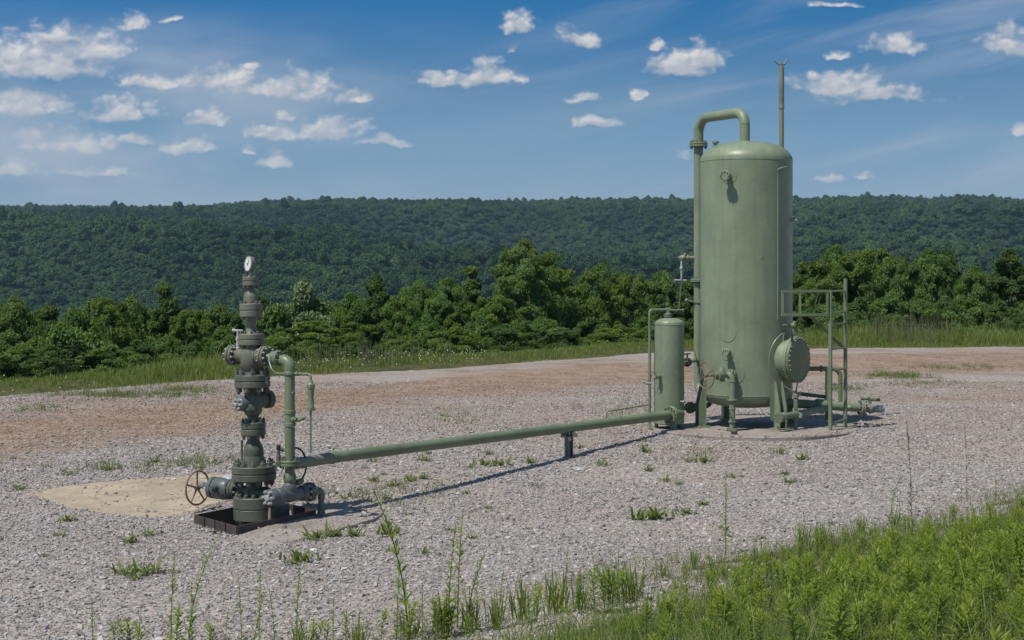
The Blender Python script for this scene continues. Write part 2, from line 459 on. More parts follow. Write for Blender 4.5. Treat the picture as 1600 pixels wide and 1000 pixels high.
def dial_mat():
    m, b = new_mat('white_dial')
    finish(b, principled(b, (0.66, 0.66, 0.64), 0.25)); return m
M['dial'] = dial_mat()
def glass_mat():
    m, b = new_mat('gauge_glass')
    g = b.n('ShaderNodeBsdfGlossy'); b.put(g, 'Roughness', 0.05); b.put(g, 'Color', (1, 1, 1, 1))
    t = b.n('ShaderNodeBsdfTransparent'); fr = b.n('ShaderNodeFresnel'); b.put(fr, 0, 1.45)
    x = b.n('ShaderNodeMixShader'); b.put(x, 0, fr.outputs[0]); b.put(x, 1, t.outputs[0]); b.put(x, 2, g.outputs[0])
    finish(b, x.outputs[0]); return m
M['glass'] = glass_mat()

def concrete_mat(name, rgb, stain):
    m, b = new_mat(name)
    co = b.n('ShaderNodeNewGeometry').outputs['Position']
    n1 = b.noise(co, 1.1, 5, 0.65, 0.4); n2 = b.noise(co, 9, 5, 0.7); n3 = b.noise(co, 60, 3, 0.7)
    c = b.mix(b.ss(n1, 0.32, 0.68), tuple(x * 0.78 for x in rgb), tuple(min(1, x * 1.12) for x in rgb))
    c = b.mix(b.m('MULTIPLY', b.ss(n2, 0.52, 0.72), 0.5), c, stain)
    c = b.mix(b.m('MULTIPLY', b.ss(n3, 0.55, 0.7), 0.3), c, tuple(x * 0.5 for x in rgb))
    vo = b.n('ShaderNodeTexVoronoi', feature='DISTANCE_TO_EDGE'); b.put(vo, 'Vector', b.v('ADD', co, b.v('MULTIPLY', b.noise(co, 2.2, 4, 0.6, 0, 1), (0.5, 0.5, 0.0)))); b.put(vo, 'Scale', 0.75)
    crack = b.m('MULTIPLY', b.ss(vo.outputs['Distance'], 0.012, 0.003), b.ss(n1, 0.42, 0.6))
    c = b.mix(b.m('MULTIPLY', crack, 0.8), c, tuple(x * 0.3 for x in rgb))
    c = b.mix(b.m('MULTIPLY', b.ss(b.noise(co, 3.1, 6, 0.7, 0.8), 0.5, 0.66), 0.45), c, tuple(x * 0.6 for x in stain))
    hh = b.m('ADD', n2, b.m('MULTIPLY', n3, 0.4))
    finish(b, principled(b, c, 0.85, 0, bump(b, hh, 0.5, 0.02), 0.25))
    return m
M['pad'] = concrete_mat('buff_concrete', (0.395, 0.325, 0.24), (0.22, 0.17, 0.12))
M['slab'] = concrete_mat('grey_concrete', (0.31, 0.272, 0.238), (0.20, 0.155, 0.12))

def ground_mat():
    m, b = new_mat('gravel_and_soil')
    co = b.n('ShaderNodeNewGeometry').outputs['Position']
    def at(n):
        a = b.n('ShaderNodeAttribute'); a.attribute_name = n; return a.outputs['Fac']
    dirt, veg, wood = at('dirt'), at('veg'), at('wood')
    vo = b.n('ShaderNodeTexVoronoi'); b.put(vo, 'Vector', b.v('ADD', co, b.v('MULTIPLY', b.noise(co, 9, 2, 0.5, 0, 1), (0.05, 0.05, 0.05)))); b.put(vo, 'Scale', 21)
    cell = b.n('ShaderNodeSeparateColor'); b.put(cell, 0, vo.outputs['Color'])
    g = b.mix(cell.outputs[0], (0.235, 0.21, 0.195), (0.435, 0.40, 0.372))
    g = b.mix(b.ss(cell.outputs[1], 0.72, 0.95), g, (0.36, 0.29, 0.235))
    g = b.mix(b.m('MULTIPLY', b.ss(vo.outputs['Distance'], 0.45, 0.8), 0.5), g, (0.16, 0.14, 0.125))
    broad = b.noise(co, 0.35, 4, 0.6); mid = b.noise(co, 1.6, 4, 0.62)
    g = b.mix(b.m('MULTIPLY', b.ss(broad, 0.42, 0.66), 0.62), g, (0.31, 0.25, 0.20))
    d = b.mix(b.ss(mid, 0.3, 0.7), (0.180, 0.118, 0.077), (0.285, 0.205, 0.145))
    d = b.mix(b.m('MULTIPLY', b.ss(cell.outputs[2], 0.66, 0.86), 0.75), d, (0.38, 0.31, 0.255))
    streak = b.noise(b.v('MULTIPLY', co, (0.28, 1.5, 1)), 1.3, 5, 0.62)
    dm = b.ss(b.m('ADD', dirt, b.m('ADD', b.m('MULTIPLY', b.m('SUBTRACT', streak, 0.5), 1.5), b.m('MULTIPLY', b.m('SUBTRACT', broad, 0.5), 0.9))), 0.34, 0.80)
    c = b.mix(dm, g, d)
    gr = b.mix(b.ss(mid, 0.35, 0.65), (0.042, 0.058, 0.018), (0.12, 0.10, 0.052))
    vm = b.ss(b.m('ADD', veg, b.m('MULTIPLY', b.m('SUBTRACT', b.noise(co, 2.6, 5, 0.7), 0.5), 1.1)), 0.42, 0.62)
    c = b.mix(vm, c, gr)
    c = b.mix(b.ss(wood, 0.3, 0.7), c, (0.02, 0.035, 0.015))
    h = b.m('ADD', b.m('MULTIPLY', vo.outputs['Distance'], -0.7), b.m('MULTIPLY', cell.outputs[0], 0.6))
    finish(b, principled(b, c, 0.9, 0, bump(b, h, 0.75, 0.035), 0.2))
    return m
M['ground'] = ground_mat()

def leaf_mat(name, lo, hi, trans=0.3, gloss=0.3, shine=0.0):
    m, b = new_mat(name)
    a = b.n('ShaderNodeAttribute'); a.attribute_name = 'tint'
    oi = b.n('ShaderNodeObjectInfo')
    c = b.mix(a.outputs['Fac'], lo, hi)
    c = b.mix(b.mr(oi.outputs['Random'], 0, 1, 0.0, 0.45), c, tuple((x * 0.45 + y * 0.55) * k for x, y, k in zip(lo, hi, (0.72, 0.95, 0.85))))
    p = principled(b, c, 0.48, 0, None, gloss)
    t = b.n('ShaderNodeBsdfTranslucent'); b.put(t, 0, b.mix(0.5, b.mix(1.0, c, (1.7, 1.7, 1.3), 'MULTIPLY'), (0.20, 0.30, 0.03)))
    x = b.n('ShaderNodeMixShader'); b.put(x, 0, trans); b.put(x, 1, p); b.put(x, 2, t.outputs[0])
    finish(b, x.outputs[0]); return m
M['leaf_dark'] = leaf_mat('dark_foliage', (0.048, 0.092, 0.026), (0.135, 0.200, 0.050), 0.38)
M['leaf_mid'] = leaf_mat('mid_foliage', (0.078, 0.142, 0.036), (0.210, 0.290, 0.080), 0.42)
M['leaf_light'] = leaf_mat('light_foliage', (0.085, 0.145, 0.026), (0.225, 0.285, 0.06), 0.4)
M['leaf_silver'] = leaf_mat('silvery_foliage', (0.11, 0.16, 0.07), (0.30, 0.35, 0.18), 0.3)
M['leaf_needle'] = leaf_mat('needle_foliage', (0.030, 0.060, 0.026), (0.075, 0.115, 0.048), 0.15)
M['grass'] = leaf_mat('grass_blades', (0.110, 0.170, 0.026), (0.33, 0.335, 0.11), 0.43)
M['weed'] = leaf_mat('weed_leaves', (0.120, 0.190, 0.020), (0.330, 0.375, 0.058), 0.45)
M['tuft'] = leaf_mat('tuft_blades', (0.065, 0.105, 0.022), (0.20, 0.225, 0.075), 0.35)
M['stalk'] = leaf_mat('dry_stalks', (0.085, 0.095, 0.042), (0.20, 0.17, 0.10), 0.2)

def forest_mat():
    m, b = new_mat('far_forest_foliage')
    a = b.n('ShaderNodeAttribute'); a.attribute_name = 'tint'
    ti = b.n('ShaderNodeAttribute', attribute_type='INSTANCER'); ti.attribute_name = 'shade'
    c = b.mix(ti.outputs['Fac'], (0.011, 0.044, 0.016), (0.082, 0.142, 0.040))
    c = b.mix(b.m('MULTIPLY', a.outputs['Fac'], 0.5), c, (0.098, 0.160, 0.050))
    finish(b, principled(b, c, 0.7, 0, None, 0.15)); return m
M['forest'] = forest_mat()
def stone_mat():
    m, b = new_mat('limestone_chips')
    ti = b.n('ShaderNodeAttribute', attribute_type='INSTANCER'); ti.attribute_name = 'shade'
    di = b.n('ShaderNodeAttribute', attribute_type='INSTANCER'); di.attribute_name = 'red'
    co = b.n('ShaderNodeTexCoord').outputs['Object']
    c = b.mix(ti.outputs['Fac'], (0.165, 0.150, 0.143), (0.50, 0.472, 0.450))
    c = b.mix(di.outputs['Fac'], c, (0.29, 0.195, 0.13))
    c = b.mix(b.m('MULTIPLY', b.ss(b.noise(co, 2.2, 3, 0.6), 0.4, 0.7), 0.3), c, (0.24, 0.21, 0.19))
    finish(b, principled(b, c, 0.85, 0, None, 0.2)); return m
M['stone'] = stone_mat()
def bark_mat():
    m, b = new_mat('bark')
    co = b.n('ShaderNodeTexCoord').outputs['Object']
    n = b.noise(b.v('MULTIPLY', co, (8, 8, 1.5)), 2, 5, 0.6)
    finish(b, principled(b, b.mix(n, (0.05, 0.04, 0.03), (0.19, 0.165, 0.14)), 0.9, 0, bump(b, n, 0.6, 0.02), 0.1)); return m
M['bark'] = bark_mat()
def white_mat():
    m, b = new_mat('white_petals'); finish(b, principled(b, (0.72, 0.70, 0.66), 0.6)); return m
M['petal'] = white_mat()

# ------------------------------------------------------------------ ground sheet
CELL = [Vector(((370 - 800) * 16.48 / 2500, 16.48, 0)), Vector(((493 - 800) * 17.58 / 2500, 17.58, 0)), None, Vector(((304 - 800) * 17.24 / 2500, 17.24, 0))]
CELL[2] = CELL[1] + CELL[3] - CELL[0]
def in_poly(x, y, poly):
    x = np.asarray(x, float); y = np.asarray(y, float); r = np.zeros(x.shape, bool); n = len(poly)
    for i in range(n):
        x1, y1 = poly[i][0], poly[i][1]; x2, y2 = poly[(i + 1) % n][0], poly[(i + 1) % n][1]
        if y1 == y2: continue
        c = ((y1 > y) != (y2 > y)) & (x < (x2 - x1) * (y - y1) / (y2 - y1) + x1)
        r ^= c
    return r
DB = np.array([(-12.0, 21.5, 3.4), (-8, 23.3, 3.5), (-6.1, 24.6, 3.6), (-4.8, 26.2, 3.8), (-3.5, 28.4, 3.4), (-1.9, 31.4, 2.0), (0.7, 34.2, 3.2), (2.9, 36.2, 3.5), (7.9, 39.8, 3.8), (12.8, 40.4, 3.8), (30, 42, 4)])
def dirt_at(x, y):
    yc = np.interp(x, DB[:, 0], DB[:, 1]); hw = np.interp(x, DB[:, 0], DB[:, 2])
    t = 1 - np.abs(y - yc) / hw
    lvl = 0.60 + 0.26 * sst((x + 4) / 3)
    a = np.clip(lvl + 0.32 * t, 0, 1) * sst((t + .55) / .8)
    b = 0.46 * sst((y - 20) / 6) * sst((edge_y(x) - y) / 2 + .5)
    return np.maximum(a, b) * (y > 15)
def veg_at(x, y):
    s = (bank_y(x) - y) * 0.72
    v = sst((s + 0.5) / 1.4) * 0.95
    v = v * np.clip(.25 + .75 * sst((s - .2) / 4) + 1.6 * (fbm(x * .9, y * 1.1, 4, 19) - .42), 0, 1) * (1 - .35 * sst((2.0 - x) / 3) * (y > 9))
    v = v - 0.55 * np.exp(-((x - 1.3) / 1.3) ** 2 - ((y - 12.9) / 0.8) ** 2)
    d = y - edge_y(x) + (fbm(x * .35, y * .35, 3, 5) - .5) * 0.9
    return np.clip(np.maximum(v, sst((d + .5) / 1.0)), 0, 1)
ys = np.concatenate([np.linspace(-260, -4, 24), np.linspace(-2, 5, 14), np.arange(5.2, 52, 0.2), np.geomspace(52, 6000, 170)])
ts = np.linspace(-1, 1, 281)
YY, TT = np.meshgrid(ys, ts, indexing='ij')
XX = TT * (14 + 0.62 * np.abs(YY))
ZZ = terrain(XX, YY)
inc = in_poly(XX, YY, [(CELL[0].lerp(CELL[2], .03)), CELL[1].lerp(CELL[3], .03), CELL[2].lerp(CELL[0], .03), CELL[3].lerp(CELL[1], .03)])
ZZ = np.where(inc, ZZ - 0.45, ZZ)
nr, nc = YY.shape
idx = np.arange(nr * nc).reshape(nr, nc)
q = np.stack([idx[:-1, :-1], idx[:-1, 1:], idx[1:, 1:], idx[1:, :-1]], -1).reshape(-1, 4)
fx_, fy_ = XX.ravel(), YY.ravel()
ground = link('ground', mesh_np('ground', np.stack([fx_, fy_, ZZ.ravel()], 1), q,
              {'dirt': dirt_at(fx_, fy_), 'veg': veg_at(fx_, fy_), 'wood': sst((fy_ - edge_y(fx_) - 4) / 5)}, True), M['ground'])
tag(ground, 'pale gravel well pad with reddish dirt, grassy bank and wooded valley slopes', 'ground', kind='structure')

PLANE = {}
def name_of(o): return o.name
def slab_poly(name, pts, thick, mat, label):
    A_ = np.array([(p[0], p[1], 1.0) for p in pts]); sol = np.linalg.lstsq(A_, np.array([p[2] for p in pts]), rcond=None)[0]
    up_ = max(p[2] - (sol[0] * p[0] + sol[1] * p[1] + sol[2]) for p in pts)
    zf = lambda x, y: sol[0] * x + sol[1] * y + sol[2] + min(up_, .03) + thick
    rng = random.Random(len(pts)); fin = []
    n = len(pts)
    for i in range(n):
        a, b = Vector(pts[i]), Vector(pts[(i + 1) % n])
        k = max(2, int((b - a).length / 0.12))
        for j in range(k):
            p = a.lerp(b, j / k); e = 0.02 if j else 0
            fin.append((p.x + rng.uniform(-e, e), p.y + rng.uniform(-e, e)))
    m = MB(); N = len(fin)
    cx = sum(p[0] for p in fin) / N; cy = sum(p[1] for p in fin) / N
    for (f, dz) in ((1.0, -0.2), (1.0, -0.012), (0.99, 0.0)):
        for p in fin: m.v.append(Vector((cx + (p[0] - cx) * f, cy + (p[1] - cy) * f, zf(p[0], p[1]) + dz)))
    for r_ in range(2):
        for k in range(N):
            k2 = (k + 1) % N; m.f.append((r_ * N + k, r_ * N + k2, (r_ + 1) * N + k2, (r_ + 1) * N + k))
    m.f.append(tuple(2 * N + k for k in range(N)))
    o = m.build(name, mat, None, True, 40)
    PLANE[name_of(o)] = zf
    return tag(o, label, 'concrete pad', kind='structure')
PAD_A = [ground_at(*p) for p in ((45, 771), (120, 796), (180, 804), (240, 809), (292, 803), (330, 790), (392, 776), (400, 752), (382, 741), (300, 743), (190, 752), (110, 761))]
PAD_B = [ground_at(*p) for p in ((372, 842), (402, 853), (440, 850), (520, 833), (585, 816), (598, 806), (560, 795), (512, 782), (490, 800), (430, 822))]
pad_a = slab_poly('concrete_pad', PAD_A, 0.006, M['pad'], 'buff worn concrete pad left of the wellhead')
pad_b = slab_poly('concrete_pad', PAD_B, 0.004, M['slab'], 'narrow grey concrete apron in front of the steel cellar frame')
TX, TY, TR = (1166 - 800) * 23.5 / 2500, 23.5, 71.5 * 23.5 / 2500
SX, SY, SR, SZ = (1172 - 800) * 23.5 / 2500, 23.5, 1.58, 0.455
sm = MB().lathe([(SR, 0), (SR, 0.285), (SR - .015, 0.30)], (SX, SY, SZ - 0.30), seg=72)
tag(sm.build('concrete_slab', M['slab']), 'round grey concrete slab under the large green tank', 'concrete slab', kind='structure')

# ------------------------------------------------------------------ scatter by geometry nodes (uncountable stuff)
def proto_collection(name, meshes):
    c = bpy.data.collections.new(name)
    for i, me in enumerate(meshes):
        o = bpy.data.objects.new('%s_%02d' % (name, i), me); c.objects.link(o)
    return c
def scatter(name, pts, rot, scl, pick, extra, coll, label, cat):
    at_ = {'rot': rot, 'scl': scl, 'pick': pick.astype(float)}; at_.update(extra)
    me = mesh_np(name, pts, [], at_)
    o = link(name, me)
    t = bpy.data.node_groups.new(name, 'GeometryNodeTree')
    t.interface.new_socket('Geometry', in_out='INPUT', socket_type='NodeSocketGeometry')
    t.interface.new_socket('Geometry', in_out='OUTPUT', socket_type='NodeSocketGeometry')
    b = NB(t)
    gi, go = b.n('NodeGroupInput'), b.n('NodeGroupOutput')
    ci = b.n('GeometryNodeCollectionInfo'); ci.inputs['Collection'].default_value = coll
    ci.inputs['Separate Children'].default_value = True; ci.inputs['Reset Children'].default_value = True
    ip = b.n('GeometryNodeInstanceOnPoints'); ip.inputs['Pick Instance'].default_value = True
    def na(n, ty):
        x = b.n('GeometryNodeInputNamedAttribute', data_type=ty); x.inputs[0].default_value = n; return x.outputs[0]
    e = b.n('FunctionNodeEulerToRotation'); t.links.new(na('rot', 'FLOAT_VECTOR'), e.inputs[0])
    t.links.new(gi.outputs[0], ip.inputs['Points']); t.links.new(ci.outputs[0], ip.inputs['Instance'])
    t.links.new(na('pick', 'INT'), ip.inputs['Instance Index'])
    t.links.new(e.outputs[0], ip.inputs['Rotation']); t.links.new(na('scl', 'FLOAT_VECTOR'), ip.inputs['Scale'])
    t.links.new(ip.outputs[0], go.inputs[0])
    md = o.modifiers.new('scatter', 'NODES'); md.node_group = t
    return tag(o, label, cat, kind='stuff')

RNG = np.random.default_rng(7)
def unit(n, rng=RNG):
    v = rng.normal(size=(n, 3)); return v / np.linalg.norm(v, axis=1, keepdims=True)
def leaf_quads(c, nrm, ln, wd, rng=RNG):
    """rhombic leaves: c (N,3) centres, nrm (N,3) normals"""
    n = len(c)
    t = np.cross(nrm, unit(n, rng)); t /= np.linalg.norm(t, axis=1, keepdims=True) + 1e-9
    s = np.cross(nrm, t)
    ln = np.asarray(ln)[:, None]; wd = np.asarray(wd)[:, None]
    fold = nrm * wd * 0.35
    v = np.stack([c - t * ln * .5, c + s * wd * .5 + fold - t * ln * .08, c + t * ln * .5, c - s * wd * .5 + fold - t * ln * .08], 1).reshape(-1, 3)
    f = np.arange(4 * n).reshape(n, 4)
    return v, np.concatenate([f[:, [0, 1, 2]], f[:, [0, 2, 3]]])

# far forest: lumpy crowns of leaf masses over the valley and hillsides
def far_crown(seed, conical=0.0):
    rng = np.random.default_rng(seed)
    k = 13; cs = unit(k, rng) * rng.uniform(.35, .62, (k, 1)); cs[:, 2] = np.abs(cs[:, 2]) * (0.9 + conical) - .05
    if conical: cs[:, :2] *= np.clip(1.1 - cs[:, 2:3] * .75, .2, 1)
    vs, fs, tn, off = [], [], [], 0
    for c in cs:
        n = 60; d = unit(n, rng); d[:, 2] = np.abs(d[:, 2]) * 1.0 - .25
        r = rng.uniform(.26, .40)
        p = c + d * r * rng.uniform(.8, 1.05, (n, 1))
        nn = d + unit(n, rng) * .45; nn /= np.linalg.norm(nn, axis=1, keepdims=True)
        v, f = leaf_quads(p, nn, rng.uniform(.17, .30, n), rng.uniform(.14, .22, n), rng)
        vs.append(v); fs.append(f + off); off += len(v)
        tn.append(np.repeat(np.clip(rng.uniform(0, .6) + rng.uniform(-.25, .4, n), 0, 1), 4))
    me = mesh_np('forest_crown', np.concatenate(vs), np.concatenate(fs), {'tint': np.concatenate(tn)})
    me.materials.append(M['forest']); return me
fc = proto_collection('forest_crown', [far_crown(s) for s in range(5)] + [far_crown(9, .7)])
px_, py_, ps_ = [], [], []
y0 = 190.0
while y0 < 2740:
    sp = 5.7 if y0 > 500 else 7.0
    hw = 0.45 * y0 + 25
    n = int(2 * hw / sp)
    x = np.linspace(-hw, hw, n) + RNG.uniform(-.46, .46, n) * sp
    y = y0 + RNG.uniform(-.46, .46, n) * sp
    px_.append(x); py_.append(y); y0 += sp
px_ = np.concatenate(px_); py_ = np.concatenate(py_)
keep = (py_ < 2690) & ((py_ - edge_y(px_)) > 26)
px_, py_ = px_[keep], py_[keep]; n = len(px_)
sc = np.clip(RNG.lognormal(0, .28, n), .5, 1.75) * 4.25
clump = .5 * fbm(px_ / 60, py_ / 60, 3, 77) + .5 * fbm(px_ / 260, py_ / 260, 3, 78)  # patches of tone: species mix plus painted light and dark on the slopes
hts = sc * RNG.uniform(.75, 1.25, n)
near = py_ < 640
sc = np.where(near, sc * .75, sc); hts = np.where(near, hts * .75, hts)
pz_ = terrain(px_, py_) + hts * RNG.uniform(0.2, np.where(py_ > 2300, .6, 1.1), n)
forest = scatter('forest', np.stack([px_, py_, pz_], 1), np.stack([RNG.uniform(-.15, .15, n), RNG.uniform(-.15, .15, n), RNG.uniform(0, 6.28, n)], 1),
        np.stack([sc, sc, hts], 1), RNG.choice(6, n, p=[.18, .18, .18, .18, .18, .10]),
        {'shade': np.clip(RNG.beta(1.0, 2.0, n) * .9 + (clump - .44) * 2.4, 0, 1)}, fc,
        'dense deciduous forest covering the far hills and valley', 'forest')

# gravel chips lying on the pad
def chip(seed):
    rng = np.random.default_rng(seed)
    v = np.array([(x, y, z) for x in (-1, 1) for y in (-1, 1) for z in (-1, 1)], float)
    v = v * rng.uniform(.55, 1.05, (8, 3)) * np.array([1, .72, .5]) + rng.uniform(-.12, .12, (8, 3))
    f = np.array([(0, 1, 3, 2), (4, 6, 7, 5), (0, 4, 5, 1), (2, 3, 7, 6), (0, 2, 6, 4), (1, 5, 7, 3)])
    me = mesh_np('gravel_chip', v, f); me.materials.append(M['stone']); return me
gc = proto_collection('gravel_chip', [chip(s) for s in range(8)])
N = 700000
gy = np.sqrt(RNG.uniform(8.5 ** 2, 33 ** 2, N))
gx = RNG.uniform(-1, 1, N) * (0.335 * gy + 1.2)
dens = np.clip(1.15 - (gy - 9) / 30, .25, 1) * (1 - .80 * np.clip(dirt_at(gx, gy) * 1.3 - .1, 0, 1)) * (1 - .93 * sst((veg_at(gx, gy) - .15) / .5))
dens *= np.clip(-.05 + 1.9 * fbm(gx * .55, gy * .75, 4, 44), .12, 1)
k = RNG.uniform(0, 1, N) < dens
for poly, keepf in ((PAD_A, .07), (PAD_B, .14), (CELL, 0.0)):
    k &= ~(in_poly(gx, gy, poly) & (RNG.uniform(0, 1, N) > keepf))
rs_ = np.hypot(gx - SX, gy - SY); k &= (rs_ > SR + .01) | ((rs_ > SR - .45) & (RNG.uniform(0, 1, N) < .30 * sst((rs_ - SR + .45) / .45)))
gx, gy = gx[k], gy[k]; n = len(gx)
gs = np.clip(RNG.lognormal(math.log(.0088), .46, n), .005, .029)
gz = terrain(gx, gy) + gs * .22
for poly, o_ in ((PAD_A, pad_a), (PAD_B, pad_b)):
    ip_ = in_poly(gx, gy, poly); gz = np.where(ip_, PLANE[o_.name](gx, gy) + gs * .2, gz)
gz = np.where(np.hypot(gx - SX, gy - SY) < SR - .004, SZ + gs * .2, gz)
scatter('gravel', np.stack([gx, gy, gz], 1), np.stack([RNG.uniform(-.5, .5, n), RNG.uniform(-.5, .5, n), RNG.uniform(0, 6.28, n)], 1),
        np.stack([gs, gs, gs], 1) * RNG.uniform(.8, 1.3, (n, 3)), RNG.integers(0, 8, n),
        {'shade': np.clip(RNG.beta(2.2, 2.2, n) + .12 * (fbm(gx * .6, gy * .6, 3, 3) - .5), 0, 1), 'red': np.clip(dirt_at(gx, gy) * .9 - .12 + .9 * (fbm(gx * .35, gy * .8, 4, 8) - .47), 0, .85)}, gc,
        'loose pale grey limestone chips spread over the pad', 'gravel')

# ================================================================== the wellhead
Q = Vector((.85, -.527, 0)).normalized()         # across the flowline, right and towards the camera
P = Vector((.642, .767, 0)).normalized()         # along the flowline
Z = Vector((0, 0, 1))
YW = 17.45; KW = YW / 2500
def AX(py): return Vector(((398 - (800 - py) * 0.0185 - 800) * KW, YW, EYE - (py - 415) * KW))
def nuts(mb, c, axis, rc, n, rn, h0, h1, off=0.0):
    """hex nuts on studs round a bolt circle, from h0 to h1 along the axis"""
    e1, e2, a = frame(axis); c = Vector(c)
    for k in range(n):
        t = 2 * math.pi * (k + off) / n; p = c + (e1 * math.cos(t) + e2 * math.sin(t)) * rc
        mb.lathe([(rn, h0), (rn, h1), (rn * .8, h1 + .004)], p, a, 6)
        mb.lathe([(rn * .5, h1), (rn * .5, h1 + rn * .8)], p, a, 6)
def flange(parent, c, axis, r, t, n, rn, mat, bmat=None, gap=0.008, hub=None, name='flange', nuts_on=True):
    """a bolted pair of flanges centred on c: two chamfered discs with a joint between them, plus nuts"""
    c = Vector(c); a = Vector(axis).normalized(); ch = min(.008, t * .2)
    mb = MB(); hr = hub or r * .8
    mb.lathe([(hr, -t - gap / 2 - .001), (r - ch, -t - gap / 2), (r, -t - gap / 2 + ch), (r, -gap / 2 - ch * .6), (r - ch * .6, -gap / 2), (r * .9, -gap / 2),
              (r * .9, gap / 2), (r - ch * .6, gap / 2), (r, gap / 2 + ch * .6), (r, t + gap / 2 - ch), (r - ch, t + gap / 2), (hr, t + gap / 2 + .001)], c, a, 44)
    f = mb.build(name, mat, parent)
    if nuts_on:
        nb = MB(); h = rn * 1.25
        nuts(nb, c, a, r * .82, n, rn, t + gap / 2, t + gap / 2 + h, .25); nuts(nb, c, -a, r * .82, n, rn, t + gap / 2, t + gap / 2 + h, .25)
        o = nb.build('flange_bolts', bmat or M['bolt'], f, True, 30); tag(o, kind='stuff')
    return f
def vfl(py0, py1, rpx, n, rn_px, mat, bmat=None, gap=1.2):
    c = (AX(py0) + AX(py1)) / 2; t = (py0 - py1 - gap) / 2 * KW
    return flange(wh, c, (AX(py1) - AX(py0)), rpx * KW, t, n, rn_px * KW, mat, bmat, gap * KW)
def spool(name, prof, mat, parent=None, seg=40):
    """prof: (radius px, picture row) from bottom to top on the wellhead axis"""
    b = AX(prof[0][1]); a = (AX(prof[-1][1]) - b).normalized()
    return MB().lathe([(r * KW, (AX(y) - b).dot(a)) for r, y in prof], b, a, seg).build(name, mat, parent or wh)
def wheel(parent, c, axis, RR, r, n, mat, hub_r=.03, name='handwheel', dish=.03, phase=0.3):
    e1, e2, a = frame(axis); c = Vector(c)
    mb = MB().torus(c, a, RR, r, 44, 10)
    mb.lathe([(hub_r * .8, -dish - .03), (hub_r, -dish - .025), (hub_r, -dish + .02), (hub_r * .7, -dish + .026)], c, a, 16)
    for k in range(n):
        t = 2 * math.pi * k / n + phase; d = e1 * math.cos(t) + e2 * math.sin(t)
        mb.tube([c - a * dish + d * hub_r * .7, c - a * dish * .9 + d * RR * .55, c + d * RR], [r * 1.05, r * .9, r * .85], 8)
    return mb.build(name, mat, parent)

OLV, TOP, BLT = M['tree_iron'], M['tree_top'], M['bolt']
wh = thing('wellhead', 'tall olive flanged wellhead tree with a round pressure gauge on top', 'wellhead', AX(812))
spool('casing', [(22, 900), (22, 811), (26, 811), (26, 809)], M['cellar'])
vfl(811, 775, 33, 14, 3.4, OLV)
spool('casing_spool', [(24, 776), (15, 773), (13, 768), (12.6, 757), (14, 750), (17, 747)], OLV)
vfl(750, 727, 34.5, 12, 4.4, OLV)
spool('tubing_head', [(17, 728), (16, 724), (16, 713), (15.6, 712), (15.6, 711), (15.9, 710), (15.6, 702), (14.6, 698), (12, 693), (10, 689.5), (9.5, 685), (10.5, 680)], OLV)
vfl(680, 659, 19.5, 8, 3.0, OLV)
vb = spool('master_valve', [(9.5, 660), (9, 655), (9, 650), (12.5, 647), (14.6, 642), (15.2, 632), (14.6, 622), (12.5, 616), (10.5, 613), (10.5, 604)], OLV)
c = AX(630)
MB().lathe([(.078, .05), (.09, .06), (.09, .14), (.075, .15), (.075, .18), (.10, .185), (.10, .245), (.09, .255)], c + Z * .03, P, 32).build('bonnet', OLV, vb)
MB().lathe([(.06, .05), (.062, .13), (.075, .14), (.075, .20), (.066, .21)], c, -P, 28).build('end_cap', M['grey'], vb)
nb = MB(); nuts(nb, c, -P, .052, 6, .018, .21, .232); nb.lathe([(.02, .2), (.02, .245), (.015, .25)], c, -P, 12)
tag(nb.build('cap_bolts', M['pale_grey'], vb), kind='stuff')
d45 = ((Q + Z).normalized(), (Q - Z).normalized(), Q.cross(Z).normalized())
f_ax = Vector((.12, -.99, 0)).normalized(); s_ax = f_ax.cross(Z).normalized()
MB().box(c + f_ax * .10 - Z * .04, (.085, .085, .06), ((s_ax + Z).normalized(), (s_ax - Z).normalized(), f_ax), .015).build('packing_boss', OLV, vb)
MB().lathe([(.05, .0), (.05, .09), (.03, .1), (.018, .1), (.018, .13)], c + f_ax * .04 + s_ax * .045 - Z * .05, f_ax, 20).build('grease_fitting', OLV, vb)
vfl(605, 585, 28, 8, 5.0, OLV)
MB().lathe([(.03, -.05), (.034, -.045), (.034, .045), (.03, .05)], AX(593) + Vector((.165, -.08, 0)), Z, 20).build('clamp_lug', OLV, wh)
spool('swab_spool', [(14, 586), (12, 583), (11.5, 577), (14, 573)], OLV)
cross = spool('flow_cross', [(13, 578), (15, 573), (17.5, 566), (18, 556), (17, 547), (14.5, 542), (13.5, 538)], TOP)
c = AX(556)
MB().lathe([(.085, 0), (.082, .10), (.07, .14), (.07, .30)], c, -Q, 28).lathe([(.085, 0), (.08, .08), (.075, .20)], c, Q, 28).build('cross_arms', TOP, cross)
flange(wh, c - Q * .265, -Q, .115, .036, 10, .014, TOP, M['bolt_pale'])
MB().lathe([(.045, .0), (.045, .015), (.02, .02), (.02, .065), (.016, .07)], c - Q * .30, -Q, 16).build('bull_plug', M['pale_grey'], wh)
flange(wh, c + Q * .105, Q, .098, .026, 10, .012, TOP, M['bolt_pale'])
flange(wh, c + Q * .195, Q, .115, .030, 10, .014, TOP, M['bolt_pale'])
vfl(539, 521, 20, 10, 2.4, TOP, M['bolt'])
spool('upper_spool', [(12, 522), (8.6, 517), (8, 512), (8, 503), (8.6, 498), (11, 495)], TOP)
vfl(495, 474, 17.6, 10, 2.3, TOP, M['bolt'])
spool('tree_cap', [(11.5, 475), (11.2, 473), (11.2, 463.5), (10.4, 460), (8.2, 456.5), (6.6, 453), (6.3, 447)], TOP)
vfl(446.5, 432, 12.6, 8, 2.2, TOP, M['bolt'])
